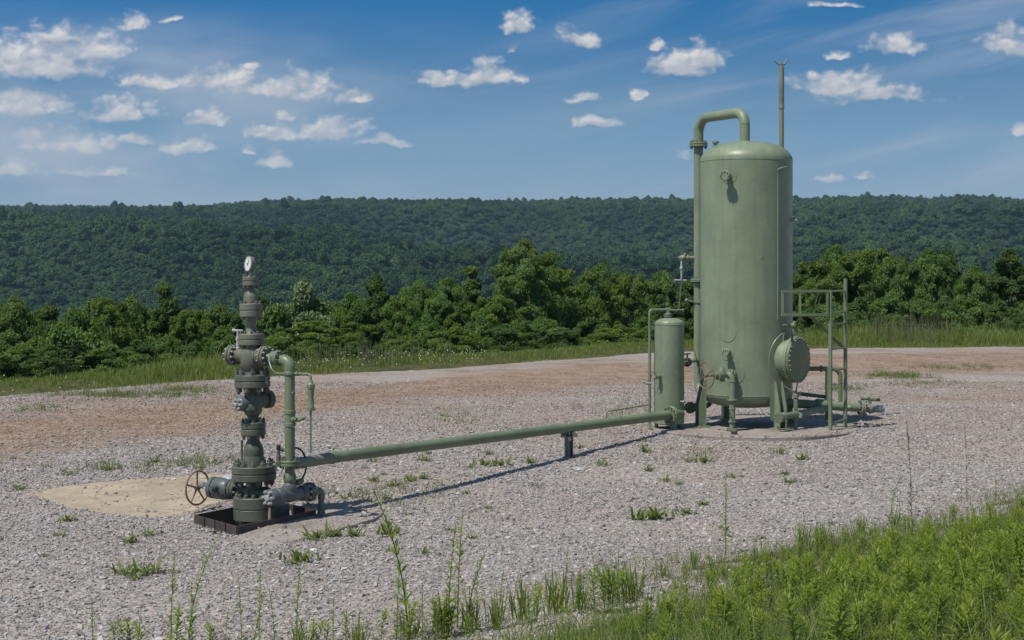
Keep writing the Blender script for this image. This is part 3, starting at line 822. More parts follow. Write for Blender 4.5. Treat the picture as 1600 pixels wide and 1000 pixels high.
# pressure gauge
g = MB().lathe([(.024, -.005), (.024, .012), (.012, .014), (.012, .05), (.018, .052), (.018, .066), (.011, .07), (.011, .09)], AX(432), Z, 12).build('gauge_stem', M['steel'], wh)
gd = Vector((-.80, -.58, .10)).normalized(); gc_ = AX(412.5)
pg = MB().lathe([(.06, -.028), (.078, -.024), (.083, -.016), (.083, .012), (.087, .014), (.087, .026), (.080, .030), (.076, .024)], gc_, gd, 40, True).build('pressure_gauge', M['case'], wh)
MB().lathe([(.0765, 0), (.0765, .002)], gc_ + gd * .0255, gd, 40).build('dial', M['dial'], pg)
e1, e2, _ = frame(gd)
tk = MB()
for k in range(21):
    t = R(225 - k * 13.5); dd = e1 * math.cos(t) + e2 * math.sin(t); L = .014 if k % 5 == 0 else .008
    tk.bar(gc_ + gd * .0285 + dd * (.068 - L), gc_ + gd * .0285 + dd * .068, .0026, .0012, gd)
tag(tk.build('dial_marks', M['black'], pg, False), kind='stuff')
t = R(62); dd = e1 * math.cos(t) + e2 * math.sin(t)
MB().bar(gc_ + gd * .0302 - dd * .02, gc_ + gd * .0302 + dd * .05, .006, .002, gd).lathe([(.009, 0), (.008, .006)], gc_ + gd * .028, gd, 12).build('needle', M['black'], pg)
# needle valve on the left arm
c = AX(556) - Q * .20
nv = MB().lathe([(.026, .05), (.026, .085), (.019, .09), (.017, .16), (.022, .165), (.022, .20), (.014, .205), (.014, .27)], c, Z, 14).build('needle_valve', M['steel'], wh)
MB().cyl(c + Z * .272 - Q * .062, c + Z * .272 + Q * .075, .0135, .011, 12, .003).ball(c + Z * .272 - Q * .062, .02).build('tee_handle', M['pale_grey'], nv)

# left casing valve with the handwheel
c = AX(768)
cv = MB().lathe([(.10, .0), (.07, .10), (.055, .13), (.055, .25)], c, -Q, 28).build('casing_outlet', OLV, wh)
flange(wh, c - Q * .275, -Q, .108, .040, 8, .017, OLV)
sv = MB().lathe([(.07, .30), (.095, .33), (.118, .38), (.125, .44), (.118, .50), (.105, .54), (.105, .555), (.12, .56), (.12, .61), (.105, .62), (.06, .625), (.052, .68), (.04, .69), (.026, .70), (.024, .80)],
                c, -Q, 36).build('casing_valve', M['grey'], wh)
MB().lathe([(.105, .03), (.112, .08), (.095, .12), (.06, .15), (.055, .155)], c - Q * .42 + P * .03, (Z * .8 + P * .6), 30).build('valve_dome', M['pale_grey'], sv)
MB().lathe([(.05, .06), (.05, .13), (.058, .135), (.058, .15), (.036, .155), (.036, .19), (.022, .20), (.020, .29), (.011, .30), (.011, .50), (.014, .505), (.012, .53)], c - Q * .31 + P * .13, Z, 14).build('bleed_stem', OLV, sv)
for L_, r_ in ((.345, .112), (.515, .122)):
    f_ = MB().lathe([(.09, -.018), (r_ - .004, -.018), (r_, -.014), (r_, .014), (r_ - .004, .018), (.09, .018)], c - Q * L_, -Q, 36).build('bonnet_ring', M['grey'], sv)
nb = MB(); nuts(nb, c - Q * .515, -Q, .104, 8, .013, .018, .034); nuts(nb, c - Q * .515, Q, .104, 8, .013, .018, .034)
tag(nb.build('ring_bolts', BLT, sv), kind='stuff')
MB().box(c - Q * .43 - P * .10, (.09, .06, .11), (Q, P, Z), .015).lathe([(.04, 0), (.04, .05), (.03, .055), (.03, .08)], c - Q * .43 - P * .12 + Z * .02, -P, 16).build('body_boss', M['grey'], sv)
nb = MB(); nuts(nb, c, -Q, .095, 8, .016, .615, .642)
tag(nb.build('bonnet_bolts', M['pale_grey'], sv), kind='stuff')
wheel(sv, c - Q * .83 - Z * .02, -Q, .188, .0115, 5, M['rust'], .030, dish=-.005)

# ================================================================== flowline: riser, gate valve, pipe to the scrubber
GRN = M['pipe']
RC = AX(763) + Q * .50                                   # foot of the riser
RX, RY = RC.x, RC.y
KR = RY / 2500
def RZ(py): return Vector((RX, RY, EYE - (py - 415) * KR))
fl = thing('flowline', 'long green pipe running from the wellhead riser across the gravel to the small vessel', 'pipeline', (RX, RY, 0.05))
# horizontal arm, elbow and riser
top = AX(556) + Q * .22; ez = AX(556).z - .035
arm = MB()
el = Vector((RX, RY, ez))
a0 = top.copy(); a0.z = ez + .02
MB().tube([a0, el - Q * .17], .056, 20).build('outlet_arm', GRN, fl)
MB().lathe([(.060, 0), (.074, .004), (.074, .05), (.060, .054)], a0 + Q * .07, Q, 28).lathe([(.068, .0), (.09, .004), (.09, .028), (.07, .032)], a0 + Q * .135, Q, 28).build('union_collar', GRN, fl)
flange(fl, a0 + Q * .155 - Z * .0, Q, .088, .02, 8, .010, GRN, nuts_on=True)
MB().tube([el - Q * .19] + bend(el - Q * .19, el, el - Z * .19, .085) + [el - Z * .15], .061, 22).build('elbow', GRN, fl)
MB().lathe([(.064, 0), (.067, .004), (.067, .03), (.064, .034)], el - Z * .155, Z, 26).lathe([(.064, 0), (.067, .004), (.067, .03), (.064, .034)], el - Q * .19, Q, 26).build('elbow_ring', GRN, fl)
MB().tube([el - Z * .12, RZ(645)], .0545, 24).build('riser_pipe', GRN, fl)
MB().lathe([(.056, 0), (.064, .004), (.064, .035), (.058, .04), (.058, .13), (.064, .135), (.064, .17), (.056, .175)], RZ(666), Z, 28).build('riser_coupling', GRN, fl)
MB().tube([RZ(668), RZ(722)], .0545, 24).build('riser_pipe', GRN, fl)
kv = MB().lathe([(.03, .04), (.03, .085), (.02, .088), (.02, .11)], RZ(655) , Vector((.75, -.66, 0)), 14).build('sample_cock', GRN, fl)
MB().cyl(RZ(655) + Vector((.10, -.09, -.01)), RZ(653) + Vector((.165, -.05, .01)), .018, .022, 12, .004).build('cock_handle', GRN, kv)
MB().lathe([(.02, .045), (.02, .065), (.012, .067)], RZ(614), Vector((.75, -.66, 0)), 10).build('test_plug', GRN, fl)
flange(fl, RZ(723.5), Z, .10, .026, 8, .016, GRN, M['bolt'], .01)
MB().lathe([(.075, -.001), (.058, .01), (.055, .09), (.06, .10), (.068, .115), (.070, .15), (.062, .19), (.052, .21), (.052, .30)][::1], RZ(768) + Z * .0, Z, 28).build('reducer', GRN, fl)
# gate valve lying along the flowline direction
gz = Vector((RX, RY, RZ(773).z))
gv = MB().lathe([(.05, -.30), (.084, -.295), (.090, -.28), (.090, -.215), (.086, -.21), (.086, -.20), (.092, -.195), (.092, -.135), (.080, -.12), (.076, -.08), (.082, 0), (.076, .08), (.070, .12), (.070, .15),
                 (.085, .155), (.085, .215), (.07, .22)], gz, P, 36).build('gate_valve', M['grey'], fl)
MB().lathe([(.06, .02), (.078, .06), (.07, .11), (.056, .13)], gz, Z, 28).build('valve_neck', M['grey'], gv)
nb = MB(); nuts(nb, gz, -P, .066, 6, .020, .29, .325); nb.lathe([(.035, .29), (.035, .33), (.022, .335)], gz, -P, 14)
tag(nb.build('end_bolts', M['pale_grey'], gv), kind='stuff')
flange(fl, gz + P * .275, P, .105, .03, 8, .016, M['grey'], M['pale_grey'])
MB().lathe([(.055, .31), (.05, .36), (.044, .40)], gz, P, 22).tube([gz + P * .38] + bend(gz + P * .38, gz + P * .46, gz + P * .46 - Z * .2, .06) + [gz + P * .46 - Z * .10], .040, 18).build('drain_elbow', M['grey'], fl)
ft = gz + P * .46; gt_ = float(terrain(ft.x, ft.y))
MB().lathe([(.072, 0), (.075, .004), (.075, .018), (.06, .022), (.045, .03), (.04, .09), (.046, .095), (.046, .12), (.034, .125), (.03, gz.z - gt_ - .09)], (ft.x, ft.y, gt_ + .025), Z, 24).build('drain_leg', M['grey'], fl)
# link from the casing spool to the gate valve
c = AX(770)
MB().lathe([(.09, 0), (.06, .09), (.055, .36), (.07, .42)], c, Q, 26).build('crossover', GRN, fl)
flange(fl, c + Q * .155, Q, .080, .02, 8, .011, OLV)
MB().box(c + Q * .30 + Z * .01, (.16, .12, .12), ((Q + Z * .2).normalized(), P, (Z - Q * .2).normalized()), .025).build('choke_body', OLV, fl)
# small valve and loop of black hose beside the riser flange
b0 = RZ(727) - Q * .02 - P * .02 + Vector((-.095, .02, 0))
bv = MB().box(b0, (.055, .06, .10), None, .01).lathe([(.025, -.02), (.025, .10), (.02, .105), (.016, .17)], b0, Z, 14).cyl(b0 - Vector((.06, 0, .0)), b0 + Vector((.07, 0, 0)), .022, None, 14, .004).build('bleeder_valve', OLV, fl)
MB().box(b0 + Z * .195, (.045, .045, .055), None, .01).cyl(b0 + Z * .17, b0 + Z * .16 + Vector((.06, -.01, 0)), .016, None, 10).build('valve_knob', M['black'], bv)
MB().cyl(b0 + Vector((0, -.03, -.03)), b0 + Vector((.05, -.10, -.05)), .016, .012, 10, .003).build('bleed_nipple', M['pale_grey'], bv)
hc = W(461, 727, RY + .12)
hp = [hc + Vector((math.cos(R(a)) * .115, math.cos(R(a)) * .05, math.sin(R(a)) * .19)) for a in range(100, -106, -12)]
MB().tube(hp, .0105, 10).build('hose_loop', M['black'], fl)
MB().lathe([(.03, -.05), (.034, -.045), (.034, .03), (.022, .035), (.022, .06)], W(467, 753, RY + .05), Vector((.8, -.5, .3)), 16).build('hose_end', GRN, fl)
# pale tubing and the hanging drip canister
ty = EYE - (583.5 - 415) * KR
tb = MB().tube([AX(556) + Q * .26 + Vector((0, -.07, .04)), AX(560) + Q * .265 + Vector((0, -.09, -.03)), W(424, 576, RY - .05), W(431, 583, RY - .04), Vector((RX - .05, RY, ty))], .007, 8).build('tubing', M['pale_grey'], fl)
cq = Vector((RX, RY, ty))
MB().tube([cq - Q * .10, cq + Q * .24] + bend(cq + Q * .20, cq + Q * .285, cq + Q * .285 - Z * .1, .03) + [cq + Q * .285 - Z * .09], .0135, 12).build('side_line', GRN, fl)
MB().lathe([(.018, 0), (.021, .003), (.021, .03), (.018, .033)], cq + Q * .13, Q, 6).lathe([(.02, 0), (.026, .003), (.026, .03), (.02, .033)], cq + Q * .085, Q, 6).lathe([(.02, 0), (.02, .03)], cq + Q * .22, Q, 6).build('side_line_nuts', GRN, fl)['kind'] = 'stuff'
cc = cq + Q * .285
kc = cc.y / 2500
dz_ = lambda py: EYE - (py - 415) * kc - cc.z
can = MB().lathe([(.02, dz_(641)), (.040, dz_(640.5)), (.040, dz_(636)), (.036, dz_(635)), (.036, dz_(626)), (.030, dz_(621)), (.038, dz_(615)), (.038, dz_(608)), (.042, dz_(607.5)), (.044, dz_(601)), (.034, dz_(600)), (.026, dz_(597)), (.018, dz_(594))],
                 cc, Z, 24).build('drip_canister', GRN, fl)
MB().lathe([(.048, 0), (.048, .03)], cc + Z * dz_(605), Z, 8).lathe([(.046, 0), (.046, .03)], cc + Z * dz_(641.5), Z, 8).build('canister_nuts', GRN, can)['kind'] = 'stuff'
MB().tube([cc + Z * dz_(641), cc + Z * dz_(650), cc + Z * dz_(708)], [.014, .0105, .009], 10).build('drain_tube', GRN, can)
# the long pipe
p0 = W(466, 721.5, 17.42); p1 = W(1043, 648.6, 22.78)
LP = (p1 - p0).normalized()
MB().tube([Vector((RX, RY, p0.z)) + LP * .02, p0 + LP * .52], .0615, 28).build('pipe_spool', M['vent'], fl)
MB().tube([p0 + LP * .50, p0.lerp(p1, .35), p0.lerp(p1, .7), p1 + LP * .02], .064, 32).build('long_pipe', GRN, fl)
MB().lathe([(.064, 0), (.072, .006), (.072, .05), (.064, .056)], p0 + LP * .47, LP, 32).build('pipe_collar', GRN, fl)
for t in (.33, .62, .86):
    MB().lathe([(.0640, 0), (.0665, .004), (.0665, .012), (.064, .016)], p0.lerp(p1, t), LP, 32).build('weld_bead', GRN, fl)

# support under the long pipe
t = (.747 - p0.x) / (p1.x - p0.x); sp = p0.lerp(p1, t); g0 = float(terrain(sp.x, sp.y))
ps = thing('pipe_support', 'short grey steel post holding up the middle of the long pipe', 'pipe support', (sp.x, sp.y, g0))
ft_ = Vector((.10, -.995, 0)).normalized(); sd = Vector((.995, .10, 0)).normalized()
hh = sp.z - .064 - g0
st_ = MB()
st_.box(Vector((sp.x, sp.y, g0 + hh / 2 - .06)) - ft_ * .04, (.105, .008, hh + .09), (sd, ft_, Z))
for s in (-1, 1): st_.box(Vector((sp.x, sp.y, g0 + hh / 2 - .06)) + sd * s * .049, (.008, .072, hh + .09), (sd, ft_, Z))
st_.box(Vector((sp.x, sp.y, g0 + hh / 2 - .07)) + ft_ * .012 - sd * .012, (.058, .008, hh + .05), (sd, ft_, Z))
st_.build('post', M['support'], ps)
MB().box(Vector((sp.x, sp.y, sp.z - .073)), (.20, .12, .012), (sd, ft_, Z), .003).build('saddle_plate', GRN, ps)
for s in (-1, 1):
    MB().box(Vector((sp.x, sp.y, sp.z - .10)) + sd * s * .085 + ft_ * .03, (.05, .06, .05), (sd, ft_, Z), .008).build('clamp_ear', GRN, ps)
e = MB(); pp = [sp + (Z * math.cos(R(a)) + ft_ * math.sin(R(a))) * .069 for a in range(-90, 91, 15)]
pp = [pp[0] - Z * .09] + pp + [pp[-1] - Z * .09]
e.tube(pp, .006, 8).build('u_bolt', M['steel'], ps)
MB().box(Vector((sp.x, sp.y, sp.z - .147)) + ft_ * .018 + sd * .01, (.045, .003, .05), (sd, ft_, Z)).build('sticker', M['sticker'], ps)

# ================================================================== cellar frame of steel plates
cf = thing('cellar_frame', 'low dark steel box frame set round the foot of the wellhead', 'cellar frame', (sum(v.x for v in CELL) / 4, sum(v.y for v in CELL) / 4, 0))
zt = .115; th = .014
def plate(a, b, name='side_plate', d=.62, lo=0):
    a = Vector((a.x, a.y, zt - d / 2)); b = Vector((b.x, b.y, zt - d / 2)); u_ = (b - a).normalized(); n_ = u_.cross(Z)
    return MB().box((a + b) / 2, ((b - a).length - .002, th, d), (u_, n_, Z)).build(name, M['cellar'], cf, False)
a, b, c_, d_ = CELL
n_seg = 4
for i in range(n_seg):      # the short front side is made of overlapping pieces
    plate(a.lerp(d_, i / n_seg), a.lerp(d_, (i + 1) / n_seg))
plate(a + (b - a).normalized() * .008, b); plate(b + (c_ - b).normalized() * .008, c_); plate(c_ + (d_ - c_).normalized() * .008, d_ - (d_ - c_).normalized() * .008)
for i in (1, 2, 3):
    q0 = a.lerp(d_, i / n_seg); out = (a - b).normalized()
    MB().box(Vector((q0.x, q0.y, zt - .12)) + out * .013, (.018, .012, .25), ((d_ - a).normalized(), out, Z)).build('stiffener', M['cellar'], cf, False)
mid = (a + c_) / 2
pm = MB(); ins = [mid + (p - mid) * .99 for p in CELL]
for p in ins: pm.v.append(Vector((p.x, p.y, -.42)))
pm.f.append((0, 1, 2, 3))
tag(pm.build('cellar_pit', M['soil_pit'], None, False), 'soil floor inside the steel cellar frame, its shade painted in', 'pit', kind='structure')
ang = a.lerp(b, .42)
MB().box(Vector((ang.x, ang.y, zt + .03)) + (d_ - a).normalized() * .035, (.012, .05, .17), ((b - a).normalized(), (d_ - a).normalized(), Z)).build('corner_strap', M['rust'], cf, False)
bk = d_.lerp(a, .35).lerp(c_.lerp(b, .35), .18)
MB().box(Vector((bk.x + .16, bk.y + .12, zt + .05)), (.02, .05, .32), None).build('back_strap', M['cellar'], cf, False)
blk = b.lerp(c_, .45).lerp(a.lerp(d_, .45), .22)
MB().box(Vector((blk.x, blk.y, .04)), (.28, .12, .24), ((b - a).normalized(), (d_ - a).normalized(), Z), .01).build('valve_block', M['grey'], cf)

# ================================================================== small upright vessel (gas scrubber)
TK = M['tank']
VY = 23.1; VX = (1045.5 - 800) * VY / 2500; VR = 23.4 * VY / 2500; KV = VY / 2500
def VZ(py): return EYE - (py - 415) * KV
vs = thing('scrubber_vessel', 'small slim upright green vessel at the end of the long pipe', 'pressure vessel', (VX, VY, SZ))
MB().lathe([(VR, VZ(661)), (VR, VZ(507.5))], (VX, VY, 0), Z, 56, False).build('shell', TK, vs)
MB().lathe([(VR, VZ(507.5)), (VR + .004, VZ(507)), (VR + .004, VZ(506)), (VR - .001, VZ(505.5))] + [(VR * math.cos(R(a)) ** .8 if a < 90 else 1e-4, VZ(505.5) + .082 * math.sin(R(a))) for a in range(6, 91, 7)], (VX, VY, 0), Z, 56, False).build('top_head', TK, vs)
MB().lathe([(1e-4, VZ(664)), (VR * .7, VZ(663)), (VR, VZ(661))], (VX, VY, 0), Z, 48, False).build('bottom_plate', TK, vs)
for az in (16, 130, 250):
    t = R(az); p = Vector((VX + math.sin(t) * VR * .86, VY - math.cos(t) * VR * .86, 0))
    r_ = Vector((math.cos(t), math.sin(t), 0))
    MB().box((p.x, p.y, (SZ + VZ(655)) / 2), (.085, .035, VZ(655) - SZ), (r_, Z.cross(r_), Z), .004).box((p.x, p.y, SZ + .006), (.12, .10, .012), (r_, Z.cross(r_), Z), .002).build('leg', TK, vs)
fc_ = W(1047.5, 647.8, 22.83)
flange(vs, fc_, LP, .125, .024, 12, .012, GRN, M['bolt'], .008)
MB().lathe([(.075, 0), (.072, .26)], fc_, LP, 28).build('inlet_nozzle', GRN, vs)
def vs_pt(px, z, off=0.0):
    s_ = max(-1, min(1, (px - 1045.5) / 23.4)); t = math.asin(s_); n_ = Vector((math.sin(t), -math.cos(t), 0))
    return Vector((VX, VY, z)) + n_ * (VR + off), n_
p, n_ = vs_pt(1030, VZ(587))
nz = MB().lathe([(.026, -.01), (.026, .05), (.034, .055), (.034, .10), (.022, .105), (.012, .108), (.012, .13)], p, n_, 16).build('gauge_coupling', TK, vs)
MB().torus(p + n_ * .10 + Vector((-.03, 0, .01)), n_, .045, .004, 24, 6).build('wire_ring', M['black'], nz)
p, n_ = vs_pt(1062, VZ(626))
MB().lathe([(.014, -.01), (.014, .05), (.02, .052), (.02, .075)], p, n_, 12).cyl(p + n_ * .06, p + n_ * .06 + Z * .05, .006).build('test_tap', M['pale_grey'], vs)
# vent line over the top of the small vessel
tp = Vector((VX - .02, VY, VZ(497)))
MB().lathe([(.045, -.01), (.045, .02), (.062, .022), (.062, .035), (.05, .037), (.05, .05), (.062, .052), (.062, .065), (.04, .067), (.03, .075), (.03, .14)], tp, Z, 20).build('top_nozzle', TK, vs)
LX = (1015 - 800) * (VY - .1) / 2500; lp = Vector((LX, VY - .1, VZ(484)))
e_ = Vector((tp.x, tp.y, VZ(484)))
gl = float(terrain(LX, VY - .1))
fp = Vector((LX, VY - .1, gl + .16))
MB().tube([e_ + Vector((.03, 0, 0)), e_ + (lp - e_) * .5] + bend(e_, lp, lp - Z, .045) + [lp - Z * .5, lp - Z * 1.0] + [fp] + bend(fp, Vector((LX, VY - .1, gl + .03)), Vector((LX + .5, VY - .45, gl - .03)), .10) + [Vector((LX + .34, VY - .36, gl - .02))], .0205, 14).build('vent_line', GRN, vs)
MB().tube([e_, e_ + Vector((.10, -.02, -.005)), e_ + Vector((.215, -.04, 0))], [.014, .012, .010], 10).ball(e_ + Vector((.215, -.04, 0)), .017).lathe([(.03, -.03), (.03, .03)], e_, (1, 0, 0), 12).build('top_lever', M['pipe'], vs)
c = Vector((LX, VY - .1, VZ(598)))
MB().cyl(c + Vector((.03, 0, 0)), c - Vector((.06, 0, 0)), .024, None, 12, .004).cyl(c - Vector((.05, 0, -.01)), c - Vector((.10, .02, -.02)), .012, None, 10).cyl(c + Vector((-.03, 0, 0)), c + Vector((-.03, -.01, .05)), .012, None, 8).build('line_valve', M['pale_grey'], vs)
a_ = W(1016, 632, VY - .05); b_ = W(948, 643, VY - .5); gb = ground_at(948, 652)
bl = bend(a_, b_, b_ - Z, .03)
MB().tube([a_] + bl + [b_ - Z * .14], .0115, 10).build('sensing_line', GRN, vs)

# ================================================================== the large tank
def TZ(py, Y=TY): return EYE - (py - 415) * Y / 2500
def tk_pt(px, py, off=0.0):
    s_ = max(-1, min(1, (px - 1166) / 72.6)); t = math.asin(s_); n_ = Vector((math.sin(t), -math.cos(t), 0))
    q_ = Vector((TX, TY, 0)) + n_ * TR
    q_.z = TZ(py, q_.y)
    return q_ + n_ * off, n_
zb, ztp = TZ(613), TZ(253)
tank = thing('separator_tank', 'large upright green steel tank with domed top and a side manway', 'tank', (TX, TY, SZ))
MB().lathe([(TR, zb), (TR, ztp)], (TX, TY, 0), Z, 96, False).build('shell', TK, tank)
MB().lathe([(TR, ztp), (TR + .004, ztp + .002), (TR + .004, ztp + .012), (TR, ztp + .014)] + [(max(TR * math.cos(R(a)) ** .82, 1e-4), ztp + .014 + .285 * math.sin(R(a)) ** 1.0) for a in range(5, 91, 5)], (TX, TY, 0), Z, 96, False).build('top_head', TK, tank)
MB().lathe([(max(TR * math.cos(R(a)) ** .75, 1e-4), zb - .014 - .20 * math.sin(R(a))) for a in range(90, 4, -5)] + [(TR, zb - .014), (TR + .005, zb - .012), (TR + .005, zb - .002), (TR, zb)], (TX, TY, 0), Z, 96, False).build('bottom_head', TK, tank)
for az in (34, -73, 116, -165):
    t = R(az); n_ = Vector((math.sin(t), -math.cos(t), 0)); s_ = Vector((math.cos(t), math.sin(t), 0))
    p = Vector((TX, TY, 0)) + n_ * (TR - .005); z1 = TZ(590)
    lg = MB()
    lg.box((p.x, p.y, 0) + Vector((0, 0, 0)) if False else Vector((p.x, p.y, (SZ + z1) / 2 + .01)) + n_ * .008, (.155, .014, z1 - SZ - .03), (s_, n_, Z))
    for sgn in (-1, 1):
        b = len(lg.v); o_ = s_ * (sgn * .063)
        for (dn, z) in ((.005, SZ + .02), (.115, SZ + .02), (.115, z1 - .38), (.03, z1 - .02), (.005, z1 - .02)):
            for e in (-.006, .006): lg.v.append(Vector((p.x, p.y, z)) + n_ * dn + o_ + s_ * e)
        k5 = [b + 2 * i for i in range(5)]; lg.f.append(tuple(k5)); lg.f.append(tuple(i + 1 for i in reversed(k5)))
        for i in range(5):
            j = (i + 1) % 5; lg.f.append((k5[i] + 1, k5[j] + 1, k5[j], k5[i]))
    lg.box(Vector((p.x, p.y, SZ + .010)) + n_ * .05, (.25, .19, .02), (s_, n_, Z), .003)
    lgo = lg.build('leg', TK, tank, True, 20)
    nb = MB()
    for sgn in (-1, 1): nb.lathe([(.016, .02), (.016, .04), (.008, .042), (.008, .06)], Vector((p.x, p.y, SZ)) + n_ * .10 + s_ * sgn * .095, Z, 6)
    tag(nb.build('anchor_nuts', BLT, lgo), kind='stuff')
def curved_pad(px, py, w_, h_, name='wear_plate', round_=True, mat=TK, off=.006):
    """a thin plate that follows the curve of the shell"""
    c, n_ = tk_pt(px, py); t0 = math.atan2(n_.x, -n_.y); mb = MB(); N = 40; b = 0
    for off_ in (0.0, off):
        for k in range(N):
            g = 2 * math.pi * k / N; cx, cz = math.cos(g), math.sin(g)
            if not round_:
                m_ = (abs(cx) ** 6 + abs(cz) ** 6) ** (1 / 6); cx, cz = cx / m_, cz / m_
            t = t0 + cx * w_ / 2 / TR
            mb.v.append(Vector((TX + math.sin(t) * (TR + off_), TY - math.cos(t) * (TR + off_), c.z + cz * h_ / 2)))
    top_ = [Vector((TX + math.sin(t0) * (TR + off), TY - math.cos(t0) * (TR + off), c.z))]
    mb.v += top_
    for k in range(N):
        k2 = (k + 1) % N; mb.f.append((k, k2, N + k2, N + k))
    # inner ring keeps the plate curved
    NI = 4
    base = len(mb.v); rings = [list(range(N, 2 * N))]
    for i in range(1, NI):
        f_ = 1 - i / NI; ring = []
        for k in range(N):
            g = 2 * math.pi * k / N; cx, cz = math.cos(g), math.sin(g)
            if not round_:
                m_ = (abs(cx) ** 6 + abs(cz) ** 6) ** (1 / 6); cx, cz = cx / m_, cz / m_
            t = t0 + cx * f_ * w_ / 2 / TR
            ring.append(len(mb.v)); mb.v.append(Vector((TX + math.sin(t) * (TR + off), TY - math.cos(t) * (TR + off), c.z + cz * f_ * h_ / 2)))
        rings.append(ring)
    for i in range(NI - 1):
        for k in range(N):
            k2 = (k + 1) % N; mb.f.append((rings[i][k], rings[i][k2], rings[i + 1][k2], rings[i + 1][k]))
    for k in range(N): mb.f.append((rings[-1][k], rings[-1][(k + 1) % N], 2 * N))
    return mb.build(name, mat, tank, True, 30)
curved_pad(1130, 275, .22, .22); curved_pad(1128, 520, .26, .26); curved_pad(1127, 551, .22, .22); curved_pad(1136, 584, .32, .32)
curved_pad(1206, 630, .28, .52, 'leg_pad', False, off=.005)
# the upper and lower blind nozzles
def nozzle(px, py, r, L, rf, name='blind_nozzle', n=8, axis=None):
    p, n_ = tk_pt(px, py); ax = n_ if axis is None else axis
    o = MB().lathe([(r, -.03), (r, L)], p, ax, 24).build(name, TK, tank)
    MB().lathe([(rf * .6, L - .001), (rf - .004, L), (rf, L + .004), (rf, L + .018), (rf * .93, L + .02), (rf * .93, L + .024), (rf, L + .026), (rf, L + .044), (rf - .005, L + .048)], p, ax, 32).build('blind_flange', TK, o)
    nb = MB(); nuts(nb, p, ax, rf * .78, n, rf * .13, L + .048, L + .062)
    tag(nb.build('flange_bolts', M['bolt_pale'], o), kind='stuff')
    return o
nozzle(1130, 275, .045, .12, .078); nozzle(1130, 550, .04, .09, .055)
# manway
t = R(52); mn = Vector((math.sin(t), -math.cos(t), 0)); mc = Vector((TX, TY, TZ(562, 22.95)))
mr_ = .335
mw = MB().lathe([(.285, TR - .22), (.285, TR + .10), (.30, TR + .105)], mc, mn, 56, False).build('manway', TK, tank)
curved = MB()
N = 64
for off_, rr in ((.0, .40), (.008, .395), (.008, .28)):
    for k in range(N):
        g = 2 * math.pi * k / N; tt = t + math.cos(g) * rr * .95 / TR * (1 if abs(math.cos(g)) < 2 else 1)
        curved.v.append(Vector((TX + math.sin(tt) * (TR + off_), TY - math.cos(tt) * (TR + off_), mc.z + math.sin(g) * rr)))
for i in range(2):
    for k in range(N):
        k2 = (k + 1) % N; curved.f.append((i * N + k, i * N + k2, (i + 1) * N + k2, (i + 1) * N + k))
curved.build('reinforcing_pad', TK, mw)
MB().lathe([(.285, TR + .10), (mr_ - .005, TR + .105), (mr_, TR + .11), (mr_, TR + .143), (mr_ - .004, TR + .147), (mr_ * .95, TR + .147)], mc, mn, 64, False).build('manway_flange', TK, mw)
MB().lathe([(mr_ * .95, TR + .147), (mr_ * .95, TR + .152), (mr_ - .004, TR + .152), (mr_, TR + .156), (mr_, TR + .19), (mr_ - .006, TR + .196), (mr_ * .84, TR + .197), (mr_ * .80, TR + .2), (.0001, TR + .206)], mc, mn, 64, False).build('manway_cover', M['pipe'], mw)
nb = MB(); nuts(nb, mc, mn, mr_ * .925, 28, .0105, TR + .196, TR + .209); nuts(nb, mc, -mn, mr_ * .925, 28, .0105, -TR - .105, -TR - .09)
tag(nb.build('manway_bolts', M['bolt_pale'], mw), kind='stuff')
dv = MB(); dp = mc + mn * (TR + .10) + Z * (mr_ + .01)
dv.cyl(dp - Z * .03, dp + Z * .14, .03, .026, 14, .004).ball(dp + Z * .14, .045).cyl(dp + Z * .14, dp + Z * .15 + Vector((-.16, -.05, 0)), .018, None, 10).cyl(dp + Z * .15, dp + Z * .20 + Vector((.03, 0, 0)), .03, None, 12, .005).cyl(dp + Z * .09, dp + Vector((.12, .03, .05)), .02, None, 10)
dv.build('davit_valve', M['pipe'], mw)
# lifting lug, conduit, side tap
p, n_ = tk_pt(1207, 264)
MB().tube([p + Vector((-.03, .02, -.05)), p + n_ * .03 + Vector((-.01, 0, 0)), p + n_ * .035 + Vector((.05, .02, .02)), p + n_ * .03 + Vector((.12, .08, .03))], [.014, .016, .014, .01], 10).build('lifting_lug', TK, tank)
p, n_ = tk_pt(1206, 270); p2, _ = tk_pt(1206, 500)
MB().tube([p + n_ * .001, p.lerp(p2, .5) + n_ * .001, p2 + n_ * .001], .009, 8).build('seam_strip', TK, tank)
p, n_ = tk_pt(1233, 344)
MB().lathe([(.025, -.02), (.025, .05), (.034, .052), (.034, .085), (.02, .09)], p, n_, 14).build('side_tap', M['pale_grey'], tank)
p, n_ = tk_pt(1216, 528)
MB().box(p + n_ * .012, (.05, .02, .11), (n_.cross(Z), n_, Z), .004).build('name_bracket', TK, tank)
p, n_ = tk_pt(1224, 607)
MB().lathe([(.02, -.02), (.02, .04), (.03, .042), (.03, .07)], p, n_, 12).build('lower_tap', M['pale_grey'], tank)
